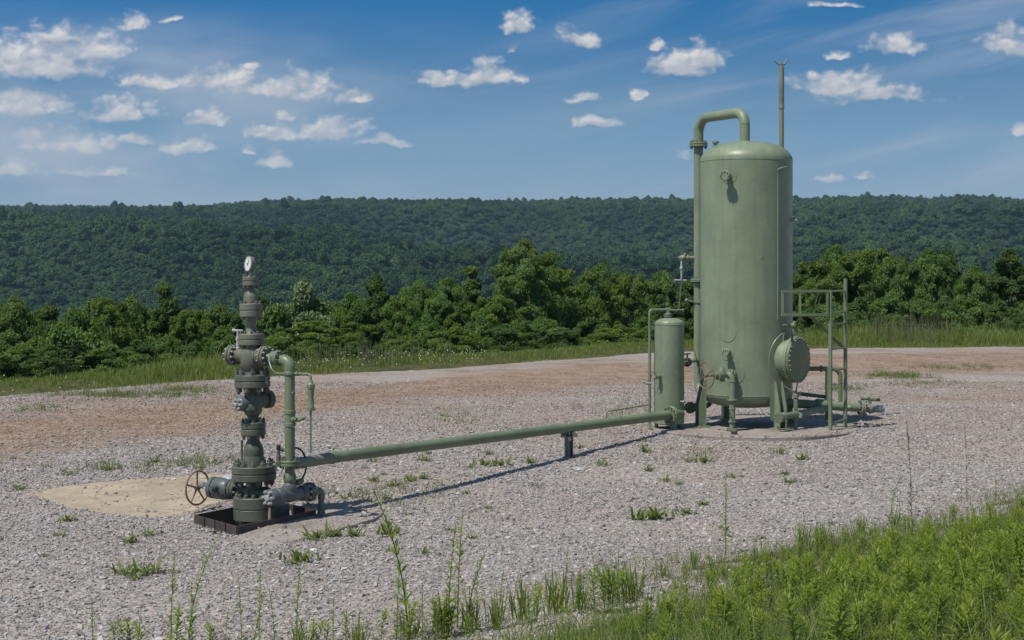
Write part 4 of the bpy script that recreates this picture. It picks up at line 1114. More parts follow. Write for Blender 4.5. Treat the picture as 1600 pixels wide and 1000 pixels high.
# gooseneck pipe at the back left
GX, GY = (1091.5 - 800) * 24.55 / 2500, 24.55
GZ = lambda py: EYE - (py - 415) * GY / 2500
gr = .0745
top_c = Vector((TX - .02, TY, TZ(175, TY)))
g_c = Vector((GX, GY, top_c.z))
gl_ = GZ(612)
MB().tube([Vector((GX, GY, GZ(226)))] + bend(Vector((GX, GY, GZ(226))), g_c, top_c, .24, 10) + bend(g_c, top_c, top_c - Z, .20, 10) + [Vector((top_c.x, top_c.y, ztp + .27))], gr, 26).build('gooseneck_pipe', TK, tank)
wb = MB()
for z_ in (GZ(203), ): wb.lathe([(gr, 0), (gr + .003, .003), (gr + .003, .010), (gr, .013)], (GX, GY, z_), Z, 28)
wb.lathe([(gr, 0), (gr + .003, .003), (gr + .003, .010), (gr, .013)], (top_c.x, top_c.y, TZ(194)), Z, 28)
wb.lathe([(gr + .02, 0), (gr + .006, .014), (gr, .02)], (top_c.x, top_c.y, ztp + .285), Z, 28)
wb.build('weld_beads', TK, tank)['kind'] = 'stuff'
flange(tank, (GX, GY, GZ(226)), Z, .142, .028, 12, .015, TK, M['bolt'], .01)
MB().tube([(GX, GY, GZ(224)), (GX, GY, GZ(330)), (GX, GY, GZ(440))], gr * .97, 26).build('downcomer_pipe', TK, tank)
flange(tank, (GX, GY, GZ(438)), Z, .125, .018, 12, .012, TK, M['bolt'], .008)
dn = Vector((GX, GY, gl_)); inn = Vector((TX - .3, TY + .32, gl_))
MB().tube([(GX, GY, GZ(440)), (GX, GY, GZ(540))] + bend(Vector((GX, GY, GZ(540))), dn, inn, .16) + [inn], gr * .97, 26).build('downcomer_pipe', TK, tank)
cl = Vector((GX, GY, GZ(472)))
MB().lathe([(gr, -.015), (gr + .012, -.012), (gr + .012, .012), (gr, .015)], cl, Z, 24).cyl(cl - Vector((.06, .05, 0)), cl - Vector((.19, .06, -.03)), .016, None, 10, .003).ball(cl - Vector((.19, .06, -.03)), .03).cyl(cl + Vector((.07, -.06, 0)), cl + Vector((.13, -.2, .05)), .012).build('pipe_clamp', M['vent'], tank)
s0 = Vector((GX, GY, GZ(403)))
rv = MB().cyl(s0 - Vector((.05, 0, 0)), s0 - Vector((.30, .03, 0)), .032, None, 14, .003).lathe([(.05, 0), (.05, .02)], s0 - Vector((.16, .015, 0)), (-1, 0, 0), 18).ball(s0 - Vector((.24, .03, 0)), .05).cyl(s0 - Vector((.24, .03, 0)), s0 - Vector((.33, .03, -.01)), .018, .008, 10).cyl(s0 - Vector((.23, .03, 0)), s0 - Vector((.20, .03, -.075)), .02, None, 10).build('relief_valve', M['vent'], tank)
hx = s0 - Vector((.265, .03, 0))
MB().tube([hx, hx - Z * .13, hx - Z * .14, hx - Z * .17, hx - Z * .18, hx - Z * .33], [.016, .016, .027, .027, .014, .014], 10).cyl(hx - Vector((.11, 0, .34)), hx + Vector((.08, .01, -.345)), .014, None, 10, .003).build('hanging_valve', M['pale_grey'], rv)
MB().tube([hx - Z * .34, hx + Vector((-.02, 0, -.6)), hx + Vector((-.045, -.02, -.80)), Vector((VX + .07, VY, VZ(486)))], .006, 8).build('sense_tube', M['support'], rv)
MB().lathe([(.03, 0), (.03, .05), (.045, .055), (.045, .08), (.03, .085), (.03, .11), (.055, .115), (.055, .14), (.03, .145)], (TX - .44, TY + .1, ztp + .17), Z, 14).build('top_fitting', TK, tank)
# tall vent mast behind the dome
MX, MY = (1221 - 800) * 23.95 / 2500, 23.95
MZ = lambda py: EYE - (py - 415) * MY / 2500
vm = thing('vent_mast', 'thin tall vent pipe rising behind the tank dome with a forked tip', 'vent pipe', (MX, MY, MZ(240)))
MB().tube([(MX, MY, SZ - .05), (MX, MY, MZ(400)), (MX, MY, MZ(168))], .0375, 18).build('lower_pipe', TK, vm)
MB().lathe([(.0375, 0), (.046, .004), (.046, .05), (.041, .055)], (MX, MY, MZ(170)), Z, 20).build('coupling', TK, vm)
MB().tube([(MX, MY, MZ(167)), (MX, MY, MZ(105))], .0405, 18).build('upper_pipe', M['vent'], vm)
yk = MB().lathe([(.02, 0), (.022, .002), (.022, .04), (.026, .045), (.026, .06)], (MX, MY, MZ(105)), Z, 12)
tpz = MZ(100.5)
yk.tube([(MX, MY, tpz - .01), (MX - .045, MY, tpz + .005), (MX - .12, MY - .01, tpz + .06)], [.018, .016, .010], 8)
yk.tube([(MX, MY, tpz - .01), (MX + .05, MY, tpz + .008), (MX + .095, MY + .01, tpz + .09)], [.018, .016, .010], 8)
yk.build('forked_tip', M['support'], vm)
# drain pipe with the pink-red handwheel on the front left
p, n_ = tk_pt(1136, 584)
ca = Vector((-.86, -.51, 0)).normalized()
c0 = p + n_ * .20
dr = MB().lathe([(.06, -.02), (.055, .10), (.075, .105), (.075, .13), (.05, .135), (.05, .22)], p, n_, 24).build('drain_nozzle', TK, tank)
nb = MB(); nuts(nb, p, n_, .062, 8, .009, .13, .14); tag(nb.build('nozzle_bolts', BLT, dr), kind='stuff')
ev = c0 + Vector((.04, -.04, 0)); pv = Vector((ev.x, ev.y, SZ))
MB().tube([c0 + ca * .12, c0 + ca * .03] + bend(c0 + ca * .03, ev, pv, .07) + [ev - Z * .2, Vector((ev.x, ev.y, SZ + .02))], .0415, 18).build('drain_pipe', TK, tank)
dm_ = MB()
for py, r_, h_ in ((597, .05, .02), (626, .075, .018), (629.5, .055, .05), (640, .05, .02), (660, .058, .02), (671, .075, .02)):
    z_ = EYE - (py - 415) * ev.y / 2500
    dm_.lathe([(.042, 0), (r_, .003), (r_, h_), (.042, h_ + .003)], (ev.x, ev.y, z_), Z, 22)
dm_.build('drain_flanges', TK, tank)['kind'] = 'stuff'
gvv = MB().lathe([(.048, .08), (.06, .10), (.062, .16), (.052, .18), (.07, .185), (.07, .205), (.045, .21), (.04, .26), (.02, .265), (.018, .42)], c0, ca, 22).build('drain_valve', M['pipe'], tank)
MB().lathe([(.04, -.05), (.052, 0), (.05, .06), (.03, .09), (.02, .12)], c0 + ca * .13, Z, 18).lathe([(.035, .0), (.035, .09), (.02, .1)], c0 + ca * .12, -Z, 14).build('valve_bonnet', M['pipe'], gvv)
wheel(gvv, c0 + ca * .41, ca, .186, .0085, 4, M['rust_dark'], .022, dish=.0, phase=.5)

# lines between the small vessel and the tank
lk = thing('transfer_line', 'dark green valve line low between the small vessel and the large tank', 'pipe line', (VX + .3, VY + .1, SZ))
a_ = Vector((VX, VY + .02, VZ(640))); b_ = Vector((TX - .62, TY + .12, VZ(640)))
MB().tube([a_, b_ - Vector((.05, 0, 0))] + bend(b_ - Vector((.1, .02, 0)), b_ + Vector((.12, .05, 0)), b_ + Vector((.12, .05, .3)), .10) + [b_ + Vector((.12, .05, .22))], .036, 16).build('lower_line', GRN, lk)
cm = a_.lerp(b_, .62)
flange(lk, cm, (b_ - a_), .085, .02, 8, .011, GRN)
MB().lathe([(.06, -.06), (.07, -.03), (.07, .04), (.05, .07)], cm + (b_ - a_) * .22, (b_ - a_), 20).cyl(cm + (b_ - a_) * .22, cm + (b_ - a_) * .22 + Z * .12, .03, .02, 12, .003).build('line_valve', GRN, lk)
lk2 = thing('equalising_line', 'short dark pipe with a black flange joining small vessel and downcomer at mid height', 'pipe line', (VX + .25, VY + .1, VZ(571)))
a_ = Vector((VX, VY, VZ(571))); b_ = Vector((GX - .02, GY - .05, VZ(572)))
MB().tube([a_, a_.lerp(b_, .5), b_], .024, 14).build('pipe', GRN, lk2)
cm = a_.lerp(b_, .62)
flange(lk2, cm, b_ - a_, .068, .022, 8, .010, M['black'], M['black'])
MB().cyl(cm + Z * .05, cm + Z * .13, .014).cyl(cm + Z * .12 - Vector((.05, 0, 0)), cm + Z * .13 + Vector((.05, 0, 0)), .012).build('valve_lever', M['black'], lk2)

# ================================================================== access ladder with its rail
ST = M['pipe']
la = W(1297.5, 678, 22.75); lb = W(1321, 672.5, 23.2)
ladder = thing('ladder', 'green steel access ladder with a rectangular rail beside the manway', 'ladder', ((la.x + lb.x) / 2, (la.y + lb.y) / 2, (la.z + lb.z) / 2))
lat = Vector((la.x, la.y, EYE - (453 - 415) * la.y / 2500)); lbt = Vector((lb.x, lb.y, EYE - (435 - 415) * lb.y / 2500))
ld = (Vector((lb.x, lb.y, 0)) - Vector((la.x, la.y, 0))).normalized()
MB().bar(la - Z * .1, lat, .042, .042, ld).build('stringer', ST, ladder, False)
MB().bar(lb - Z * .1, lbt, .042, .042, ld).build('stringer', ST, ladder, False)
for py in (455, 488, 507, 546, 579, 602, 661):
    f_ = (py - 415) / 2500
    p_ = Vector((la.x, la.y, EYE - f_ * la.y)); q_ = Vector((lb.x, lb.y, EYE - f_ * la.y + (.02 if py == 661 else 0)))
    MB().tube([p_, p_.lerp(q_, .5) - Z * (.012 if py == 661 else 0), q_], .0125 if py not in (602,) else .008, 10).build('rung', ST, ladder)
r0 = W(1221, 455, 22.55); r1 = Vector((la.x - .03, la.y - .02, r0.z - .0)); zl = EYE - (492 - 415) * 22.6 / 2500
def rail(a, b, w_=.036): return MB().bar(a, b, w_, w_).build('rail_bar', ST, ladder, False)
rail(r0, r1); rail(Vector((r0.x, r0.y, zl)), Vector((r1.x, r1.y, zl)))
for f_ in (0.02, .39, .97): q_ = r0.lerp(r1, f_); rail(Vector((q_.x, q_.y, r0.z - .019)), Vector((q_.x, q_.y, zl + .019)), .032)
p_, _ = tk_pt(1221, 455); rail(Vector((p_.x, p_.y, zl)), Vector((r0.x, r0.y, zl + .0)) - (Vector((r0.x, r0.y, 0)) - Vector((p_.x, p_.y, 0))).normalized() * .03, .03)
MB().bar(Vector((la.x - .28, la.y + .02, zl - .02)), Vector((lb.x - .01, lb.y - .01, EYE - (545 - 415) * lb.y / 2500)), .05, .02).build('brace', ST, ladder, False)

# ================================================================== outlet pipework on the right
ol = thing('outlet_line', 'green outlet pipe leaving the tank base on the right with a pale capped valve', 'pipe line', W(1240, 660, 23.9))
oa = W(1222, 629, 23.65); ob = W(1343, 637, 23.75); od = (ob - oa).normalized()
MB().tube([oa + Vector((0, 0, .2)), oa + Z * .08] + [oa + od * .05] + [oa.lerp(ob, .5), ob], [.09, .09, .075, .066, .066], 24).build('main_pipe', GRN, ol)
MB().lathe([(.066, 0), (.09, .02), (.09, .16), (.066, .18)], oa.lerp(ob, .42), od, 24).build('tee', GRN, ol)
flange(ol, ob + od * .04, od, .118, .024, 8, .015, M['vent'], BLT)
MB().lathe([(.06, .07), (.06, .14), (.075, .145), (.075, .19), (.06, .195), (.06, .22)], ob, od, 24).build('ball_valve', M['vent'], ol)
MB().lathe([(.05, .2), (.056, .205), (.056, .33), (.052, .355), (.04, .375), (.02, .385)], ob, od, 24).build('end_cap', M['pale_grey'], ol)
hd = ob + od * .16
MB().cyl(hd + Z * .05, hd + Z * .135, .022, None, 12, .003).cyl(hd + Z * .14 - od * .14, hd + Z * .135 + od * .15, .022, .026, 12, .004).cyl(hd + Z * .14 - od * .05, hd + Z * .17 - od * .02, .03, None, 10).build('valve_handle', M['pipe'], ol)
MB().ball(oa.lerp(ob, .86) - Vector((0, .06, 0)), .035).build('side_plug', TK, ol)
ua = W(1258, 576, 23.7); ub = W(1313, 576, 23.75); uc = W(1313, 640, 23.75)
MB().tube([ua] + [ua.lerp(ub, .6)] + bend(ua, ub, uc, .12) + [uc], .034, 16).build('looped_pipe', GRN, ol)
va = W(1293, 576, 23.72)
MB().tube([va, va - Z * .78], .034, 14).build('down_pipe', GRN, ol)
MB().lathe([(.036, 0), (.05, .004), (.05, .028), (.036, .032)], ua.lerp(ub, .42), (1, 0, 0), 18).lathe([(.036, 0), (.05, .004), (.05, .028), (.036, .032)], ua.lerp(ub, .72), (1, 0, 0), 18).build('pipe_unions', GRN, ol)['kind'] = 'stuff'
ba = W(1248, 615, 23.8); bb = W(1290, 620, 23.8)
MB().tube([ba, bb, W(1300, 640, 23.75)], .03, 12).build('bypass_pipe', GRN, ol)
# front drain stub with its valve
ds = thing('drain_stub', 'short capped green drain pipe with a lever valve in front of the outlet line', 'drain pipe', W(1245, 672, 22.6))
da = W(1217, 652.5, 22.55); db = W(1295, 637, 23.6); dd = (db - da).normalized()
MB().tube([da, da.lerp(db, .5), db], .047, 20).build('pipe', GRN, ds)
MB().lathe([(.06, -.012), (.078, -.008), (.08, 0), (.08, .016), (.06, .02), (.056, .09), (.062, .095), (.062, .12), (.05, .125)], da, dd, 26).build('end_cap', GRN, ds)
nb = MB(); nuts(nb, da, -dd, .062, 8, .008, .010, .022); tag(nb.build('cap_bolts', M['bolt_pale'], ds), kind='stuff')
vc = da.lerp(db, .33)
kk = vc.y / 2500; hz = lambda py: EYE - (py - 415) * kk
MB().lathe([(.05, -.03), (.055, 0), (.055, .02), (.05, .03)], vc, dd, 20).tube([Vector((vc.x, vc.y, hz(675))), Vector((vc.x, vc.y, hz(640)))], .024, 12).tube([Vector((vc.x, vc.y, hz(640))), Vector((vc.x, vc.y, hz(632))), Vector((vc.x, vc.y, hz(622)))], [.03, .036, .03], 14).build('valve_body', GRN, ds)
vt = Vector((vc.x, vc.y, hz(622)))
MB().lathe([(.024, 0), (.042, .01), (.042, .05), (.024, .06), (.024, .10)], vt, Z, 14).cyl(vt + Z * .07, vt + Vector((-.17, -.03, .17)), .014, .009, 10, .003).ball(vt + Z * .05 + Vector((.05, 0, .01)), .03).cyl(vt + Z * .1, vt + Vector((.03, .02, .22)), .013, .006, 8).build('valve_handle', M['vent'], ds)
MB().cyl(Vector((vc.x + .06, vc.y - .04, hz(653))), Vector((vc.x + .07, vc.y - .03, hz(645))), .03, None, 12, .004).build('side_fitting', M['vent'], ds)
# dark block on the edge of the slab
bk_ = ground_at(1147, 684)
mk = thing('marker_block', 'small dark square block at the front edge of the round slab', 'marker', (bk_[0], bk_[1], bk_[2]))
MB().box((bk_[0], bk_[1] - .01, bk_[2] + .035), (.075, .075, .11), ((.97, .24, 0) and Vector((.97, .24, 0)), Vector((-.24, .97, 0)), Z), .006).build('block', M['cellar'], mk)
MB().cyl((bk_[0], bk_[1], bk_[2] + .08), (bk_[0] + .02, bk_[1], bk_[2] + .105), .014).build('bolt', M['support'], mk)

# ================================================================== vegetation
class LB:
    """collects loose leaf faces with a tint per vertex"""
    def __init__(s): s.v = []; s.f = []; s.t = []; s.n = 0
    def add(s, v, f, t):
        s.v.append(v); s.f.append(np.asarray(f) + s.n); s.t.append(t); s.n += len(v)
    def mesh(s, name, mat, smooth=False):
        fs = {}
        for f in s.f: fs.setdefault(f.shape[1], []).append(f)
        me = mesh_np(name, np.concatenate(s.v), [np.concatenate(x) for x in fs.values()], {'tint': np.concatenate(s.t)}, smooth)
        me.materials.append(mat); return me
    def lance(s, p, d, ln, wd, droop, tint, rng):
        """one arching lance-shaped leaf"""
        p = np.array(p, float); d = np.array(d, float); d /= np.linalg.norm(d)
        side = np.cross(d, (0, 0, 1)); side /= (np.linalg.norm(side) + 1e-9)
        pts = []
        for k, wk in ((.0, .12), (.35, 1.0), (.7, .7)):
            c = p + d * ln * k - np.array((0, 0, 1)) * droop * ln * k * k
            pts += [c - side * wd * .5 * wk, c + side * wd * .5 * wk]
        pts.append(p + d * ln - np.array((0, 0, 1)) * droop * ln)
        s.add(np.array(pts), np.array([(0, 1, 3), (0, 3, 2), (2, 3, 5), (2, 5, 4), (4, 5, 6)]), np.full(7, tint))
    def stem(s, pts, r0, r1, tint):
        pts = np.array(pts, float); n = len(pts); v = []
        for i, p in enumerate(pts):
            r = r0 + (r1 - r0) * i / (n - 1)
            for k in range(3): v.append(p + np.array((math.cos(2.094 * k), math.sin(2.094 * k), 0)) * r)
        f = []
        for i in range(n - 1):
            for k in range(3):
                a, b = i * 3 + k, i * 3 + (k + 1) % 3
                f += [(a, b, b + 3), (a, b + 3, a + 3)]
        s.add(np.array(v), np.array(f), np.full(len(v), tint))

def crown_mesh(seed, shape, Rw, H, z0, ncl, nlf, leaf, mat, branch_up=.35):
    """leaf clumps spread through a crown volume; returns mesh and clump centres"""
    rng = np.random.default_rng(seed); lb = LB(); cen = []
    ph = rng.uniform(0, 6.28, 4)
    for i in range(ncl):
        h = rng.uniform(0, 1) ** (.9 if shape != 'cone' else 1.15)
        a = rng.uniform(0, 6.283)
        if shape == 'round': rad = math.sqrt(max(0, 1 - (1.9 * h - .85) ** 2)) ** .8
        elif shape == 'oval': rad = (math.sin(math.pi * min(1, .12 + .88 * h)) ** .6) * (1 - .25 * h)
        elif shape == 'cone': rad = (1 - h) ** .75 * (.9 if h > .08 else .7)
        elif shape == 'vase': rad = .5 + .5 * h if h < .75 else math.sqrt(max(0, 1 - ((h - .75) / .27) ** 2))
        else: rad = math.sqrt(max(0, 1 - (1.25 * h - .15) ** 2)) ** .7
        rad *= .78 + .24 * math.sin(2 * a + ph[0] + 3 * h) + .12 * math.sin(3 * a + ph[1] - 5 * h)
        rr = rad * Rw * rng.uniform(.30, 1.0) ** .45
        wisp = rng.uniform(0, 1) < .28
        if wisp: rr *= rng.uniform(1.0, 1.22)
        c = np.array((rr * math.cos(a), rr * math.sin(a), z0 + h * H)); cen.append(c)
        rc = Rw * rng.uniform(.11, .24) * (1 - .3 * h) * (.6 if wisp else 1)
        n = int(nlf * rng.uniform(.6, 1.3) * (.4 if wisp else 1))
        d = unit(n, rng); d[:, 2] = d[:, 2] * .8 + .18
        p = c + d * rc * (rng.uniform(.25, 1.12, (n, 1)) ** .5) * np.array((1.1, 1.1, .92))
        out = np.array((math.cos(a), math.sin(a), .0)) * .35
        nn = d * .6 + unit(n, rng) * .65 + out + np.array((0, 0, branch_up)); nn /= np.linalg.norm(nn, axis=1, keepdims=True)
        ls = leaf * rng.uniform(.6, 1.35, n)
        v, f = leaf_quads(p, nn, ls, ls * rng.uniform(.42, .65, n), rng)
        ct = rng.uniform(0, .6)
        lb.add(v, f, np.repeat(np.clip(ct + rng.uniform(-.18, .4, n), 0, 1), 4))
    return lb.mesh('crown', mat), cen
def pine_crown(seed, Rw, H, z0, mat):
    rng = np.random.default_rng(seed); lb = LB(); cen = []
    for k in range(15):
        h = k / 14; L = Rw * (1 - h) ** .8 + .12
        for j in range(7):
            a = j * .898 + k * 1.3 + rng.uniform(-.2, .2); Lb = L * rng.uniform(.75, 1.1)
            n = int(130 * (.3 + Lb / Rw))
            t = rng.uniform(.1, 1, n); lat = rng.normal(0, .14, n) * Lb * (1 - t * .5)
            p = np.stack([np.cos(a) * t * Lb - np.sin(a) * lat, np.sin(a) * t * Lb + np.cos(a) * lat, z0 + h * H - .22 * t * Lb + .16 * t * t * Lb + rng.normal(0, .035, n)], 1)
            nn = np.array((0, 0, 1)) + unit(n, rng) * .55; nn /= np.linalg.norm(nn, axis=1, keepdims=True)
            v, f = leaf_quads(p, nn, rng.uniform(.13, .26, n), rng.uniform(.035, .07, n), rng)
            lb.add(v, f, np.repeat(rng.uniform(0, 1, n), 4))
            cen.append(p[np.argmax(t)])
    return lb.mesh('crown', mat), cen
def trunk_mesh(seed, r0, H, cen, z0):
    rng = random.Random(seed); m = MB()
    path = [Vector((0, 0, -.4))]; n = 7
    for i in range(1, n + 1): path.append(Vector((rng.uniform(-.06, .06) * i * .5, rng.uniform(-.06, .06) * i * .5, H * i / n)))
    m.tube(path, [r0 * (1.25 if i == 0 else (1 - .85 * i / n)) for i in range(n + 1)], 8)
    for c in rng.sample(cen, min(16, len(cen))):
        c = Vector(c); b = path[max(1, min(n - 1, int(c.z * .7 / H * n)))]
        if c.z < b.z: b = Vector((0, 0, c.z * .6))
        md_ = b.lerp(c, .5) + Vector((rng.uniform(-.1, .1), rng.uniform(-.1, .1), .08))
        m.tube([b, md_, c], [r0 * .38, r0 * .24, r0 * .08], 5)
    me = bpy.data.meshes.new('trunk'); me.from_pydata([tuple(v) for v in m.v], [], m.f); me.materials.append(M['bark'])
    return me
PROTO = {}
def proto(key, shape, Rw, H, z0, ncl, nlf, leaf, mat, seed, r0=.09):
    cm, cen = pine_crown(seed, Rw, H, z0, M[mat]) if shape == 'pine' else crown_mesh(seed, shape, Rw, H, z0, ncl, nlf, leaf, M[mat])
    zs = np.empty(len(cm.vertices) * 3, np.float32); cm.vertices.foreach_get('co', zs)
    PROTO.setdefault(key, []).append((cm, trunk_mesh(seed, r0, z0 + H * .8, cen, z0), float(np.percentile(np.abs(zs[0::3]), 98)) * 2, float(np.percentile(zs[2::3], 97.5))))
for sd in range(2):
    proto('round', 'round', 2.3, 4.6, 1.6, 135, 290, .13, 'leaf_mid', 10 + sd)
    proto('dark', 'oval', 1.8, 5.0, 1.4, 118, 280, .128, 'leaf_dark', 20 + sd)
    proto('bushy', 'bush', 2.1, 2.6, .25, 95, 190, .135, 'leaf_mid', 50 + sd, .05)
    proto('bright', 'bush', 1.9, 2.3, .2, 90, 190, .13, 'leaf_light', 60 + sd, .04)
    proto('vase', 'vase', 2.1, 4.9, 1.4, 122, 285, .13, 'leaf_light', 80 + sd)
proto('big', 'round', 2.6, 6.6, 1.4, 180, 300, .135, 'leaf_mid', 33, .16)
proto('cone', 'cone', 1.7, 5.8, .8, 120, 210, .135, 'leaf_dark', 40)
proto('silver', 'bush', 1.9, 3.6, .4, 110, 220, .145, 'leaf_silver', 45)
proto('darkbush', 'bush', 2.1, 2.7, .2, 95, 200, .13, 'leaf_dark', 70, .05)
proto('pine', 'pine', 1.7, 5.2, .3, 0, 0, 0, 'leaf_needle', 90, .08)
DESC = {'round': 'rounded mid green', 'dark': 'dark upright', 'bushy': 'mid green bushy', 'bright': 'bright yellow green', 'vase': 'light spreading', 'big': 'tall broad', 'cone': 'dark conical',
        'silver': 'pale silvery', 'darkbush': 'dark dense', 'pine': 'layered dark pine'}
def place_word(px):
    if px < 330: return 'left of the wellhead'
    if px < 460: return 'behind the wellhead'
    if px < 770: return 'midway along the pipe'
    if px < 1010: return 'left of the small vessel'
    if px < 1095: return 'behind the small vessel'
    if px < 1335: return 'behind the ladder'
    return 'right of the ladder'
ORD = ['first', 'second', 'third', 'fourth', 'fifth', 'sixth', 'seventh', 'eighth', 'ninth', 'tenth', 'eleventh', 'twelfth', 'thirteenth', 'fourteenth', 'fifteenth', 'sixteenth', 'seventeenth', 'eighteenth', 'nineteenth', 'twentieth', 'twenty first', 'twenty second', 'twenty third', 'twenty fourth', 'twenty fifth', 'twenty sixth']
# (picture column, row of the tree top, metres beyond the pad edge, width in picture px, kind)
BACK = [(-60, 470, 17, 120, 'round'), (22, 477, 16, 110, 'round'), (75, 486, 19, 90, 'dark'), (118, 496, 14, 90, 'bushy'), (160, 476, 17, 84, 'vase'), (205, 478, 20, 84, 'round'), (258, 462, 17, 74, 'cone'),
        (300, 492, 14, 96, 'vase'), (345, 486, 18, 90, 'round'), (400, 470, 21, 90, 'dark'), (432, 488, 15, 80, 'bushy'), (474, 456, 15, 118, 'silver'), (520, 488, 15, 80, 'vase'), (548, 470, 20, 80, 'round'),
        (588, 440, 17, 84, 'dark'), (625, 470, 14, 80, 'vase'), (655, 452, 19, 90, 'round'), (700, 446, 17, 92, 'round'), (738, 434, 20, 80, 'cone'), (760, 470, 14, 90, 'vase'), (820, 388, 17, 120, 'big'),
        (858, 420, 21, 90, 'round'), (888, 430, 17, 86, 'vase'), (942, 421, 18, 92, 'round'), (985, 436, 16, 88, 'vase'), (1035, 432, 18, 92, 'round'), (1075, 446, 15, 80, 'dark'), (1120, 440, 18, 90, 'round'),
        (1215, 430, 18, 100, 'round'), (1262, 418, 16, 96, 'vase'), (1306, 396, 19, 120, 'round'), (1362, 398, 18, 110, 'vase'), (1408, 410, 16, 96, 'round'), (1452, 402, 19, 110, 'round'), (1478, 400, 22, 80, 'dark'),
        (1522, 424, 16, 90, 'round'), (1575, 399, 17, 92, 'dark'), (1622, 418, 18, 110, 'round'), (1690, 405, 18, 120, 'vase')]
FRONT = [(-30, 530, 5.5, 120, 'darkbush'), (35, 540, 5.0, 110, 'bushy'), (78, 555, 4.0, 90, 'darkbush'), (122, 530, 5.5, 96, 'pine'), (172, 545, 4.5, 96, 'bushy'), (214, 535, 6.0, 90, 'darkbush'), (262, 530, 6.5, 100, 'bushy'),
         (305, 545, 5.0, 90, 'darkbush'), (345, 520, 7, 100, 'bushy'), (385, 540, 5, 80, 'bushy'), (440, 522, 5.0, 84, 'bright'), (482, 535, 5.5, 80, 'bushy'), (515, 505, 8.0, 90, 'vase'), (548, 528, 5.0, 90, 'darkbush'),
         (592, 512, 7, 90, 'darkbush'), (630, 528, 5, 84, 'bright'), (668, 500, 8, 96, 'bushy'), (712, 514, 5.5, 90, 'bright'), (752, 500, 8, 90, 'bushy'), (790, 510, 6, 90, 'darkbush'), (845, 500, 7, 110, 'bushy'), (880, 516, 5, 84, 'darkbush'),
         (925, 500, 7, 92, 'darkbush'), (968, 510, 5.5, 90, 'bright'), (1010, 500, 7, 90, 'bushy'), (1062, 500, 6, 90, 'darkbush'), (1205, 490, 6, 90, 'bushy'), (1255, 480, 7, 100, 'darkbush'), (1300, 476, 6, 96, 'bushy'),
         (1345, 470, 7, 100, 'darkbush'), (1392, 462, 8, 100, 'bushy'), (1430, 470, 6, 90, 'bushy'), (1476, 468, 7, 90, 'darkbush'), (1520, 470, 6, 100, 'bushy'), (1562, 475, 5.5, 96, 'darkbush'), (1612, 470, 6.5, 110, 'bushy')]
trng = random.Random(5)
def plant_row(rows, row_word, cat_word):
    cnt = {}
    for (px, top, d, wpx, kind) in rows:
        # depth: walk along the sight line until it is d metres past the pad edge
        Y = 30.0
        for _ in range(30): Y = float(edge_y((px - 800) * Y / 2500)) + d
        x = (px - 800) * Y / 2500; g = float(terrain(x, Y)) - .1
        i = trng.randrange(len(PROTO[kind])); cm, tm, pw, ph = PROTO[kind][i]
        zt_ = EYE - (top - 415) * Y / 2500
        hz_ = max(.8, zt_ - g) / ph; wx_ = wpx * Y / 2500 / pw
        wx_ = max(wx_, hz_ * .62) if row_word == 'back' else wx_
        key = place_word(px); cnt[key] = cnt.get(key, 0) + 1
        if kind == 'big':
            lab = 'tallest broad crowned tree of the row, standing left of the small vessel'
        elif kind == 'pine':
            lab = 'young layered dark pine at the grass edge far left of the wellhead'
        else:
            lab = '%s %s in the %s row %s, %s from left' % (DESC[kind], cat_word, row_word, key, ORD[cnt[key] - 1])
        name = 'pine_tree' if kind == 'pine' else ('tree' if row_word == 'back' else 'bush')
        t_ = thing(name, lab, 'tree' if name != 'bush' else 'bush', (x, Y, g), 'trees along the far edge of the pad' if name != 'bush' else 'bushes in front of the trees')
        t_.rotation_euler = (0, 0, trng.uniform(0, 6.28)); t_.scale = (wx_, wx_ * trng.uniform(.9, 1.1), hz_)
        link('trunk' if row_word == 'back' else 'stems', tm, None, t_); link('crown', cm, None, t_)
plant_row(BACK, 'back', 'tree')
plant_row(FRONT, 'front', 'bush')
# more trees a little lower down the slope, seen through the gaps
low_rows = []
for k in range(46):
    px = -60 + k * 37 + trng.uniform(-12, 12)
    if 1105 < px < 1215: continue
    near_tops = [b[1] for b in BACK if abs(b[0] - px) < 60] or [470]
    low_rows.append((px, max(near_tops) + trng.uniform(8, 32), trng.uniform(25, 40), trng.uniform(90, 130), trng.choice(['round', 'dark', 'vase', 'round', 'cone'])))
def plant_low():
    cnt = {}
    for (px, top, d, wpx, kind) in low_rows:
        Y = 30.0
        for _ in range(30): Y = float(edge_y((px - 800) * Y / 2500)) + d
        x = (px - 800) * Y / 2500; g = float(terrain(x, Y)) - .1
        i = trng.randrange(len(PROTO[kind])); cm, tm, pw, ph = PROTO[kind][i]
        hz_ = max(3., EYE - (top - 415) * Y / 2500 - g) / ph; wx_ = max(wpx * Y / 2500 / pw, hz_ * .6)
        key = place_word(px); cnt[key] = cnt.get(key, 0) + 1
        t_ = thing('tree', '%s tree downslope behind the row %s, %s from left' % (DESC[kind], key, ORD[cnt[key] - 1]), 'tree', (x, Y, g), 'trees lower down the slope')
        t_.rotation_euler = (0, 0, trng.uniform(0, 6.28)); t_.scale = (wx_, wx_, hz_)
        link('trunk', tm, None, t_); link('crown', cm, None, t_)
plant_low()

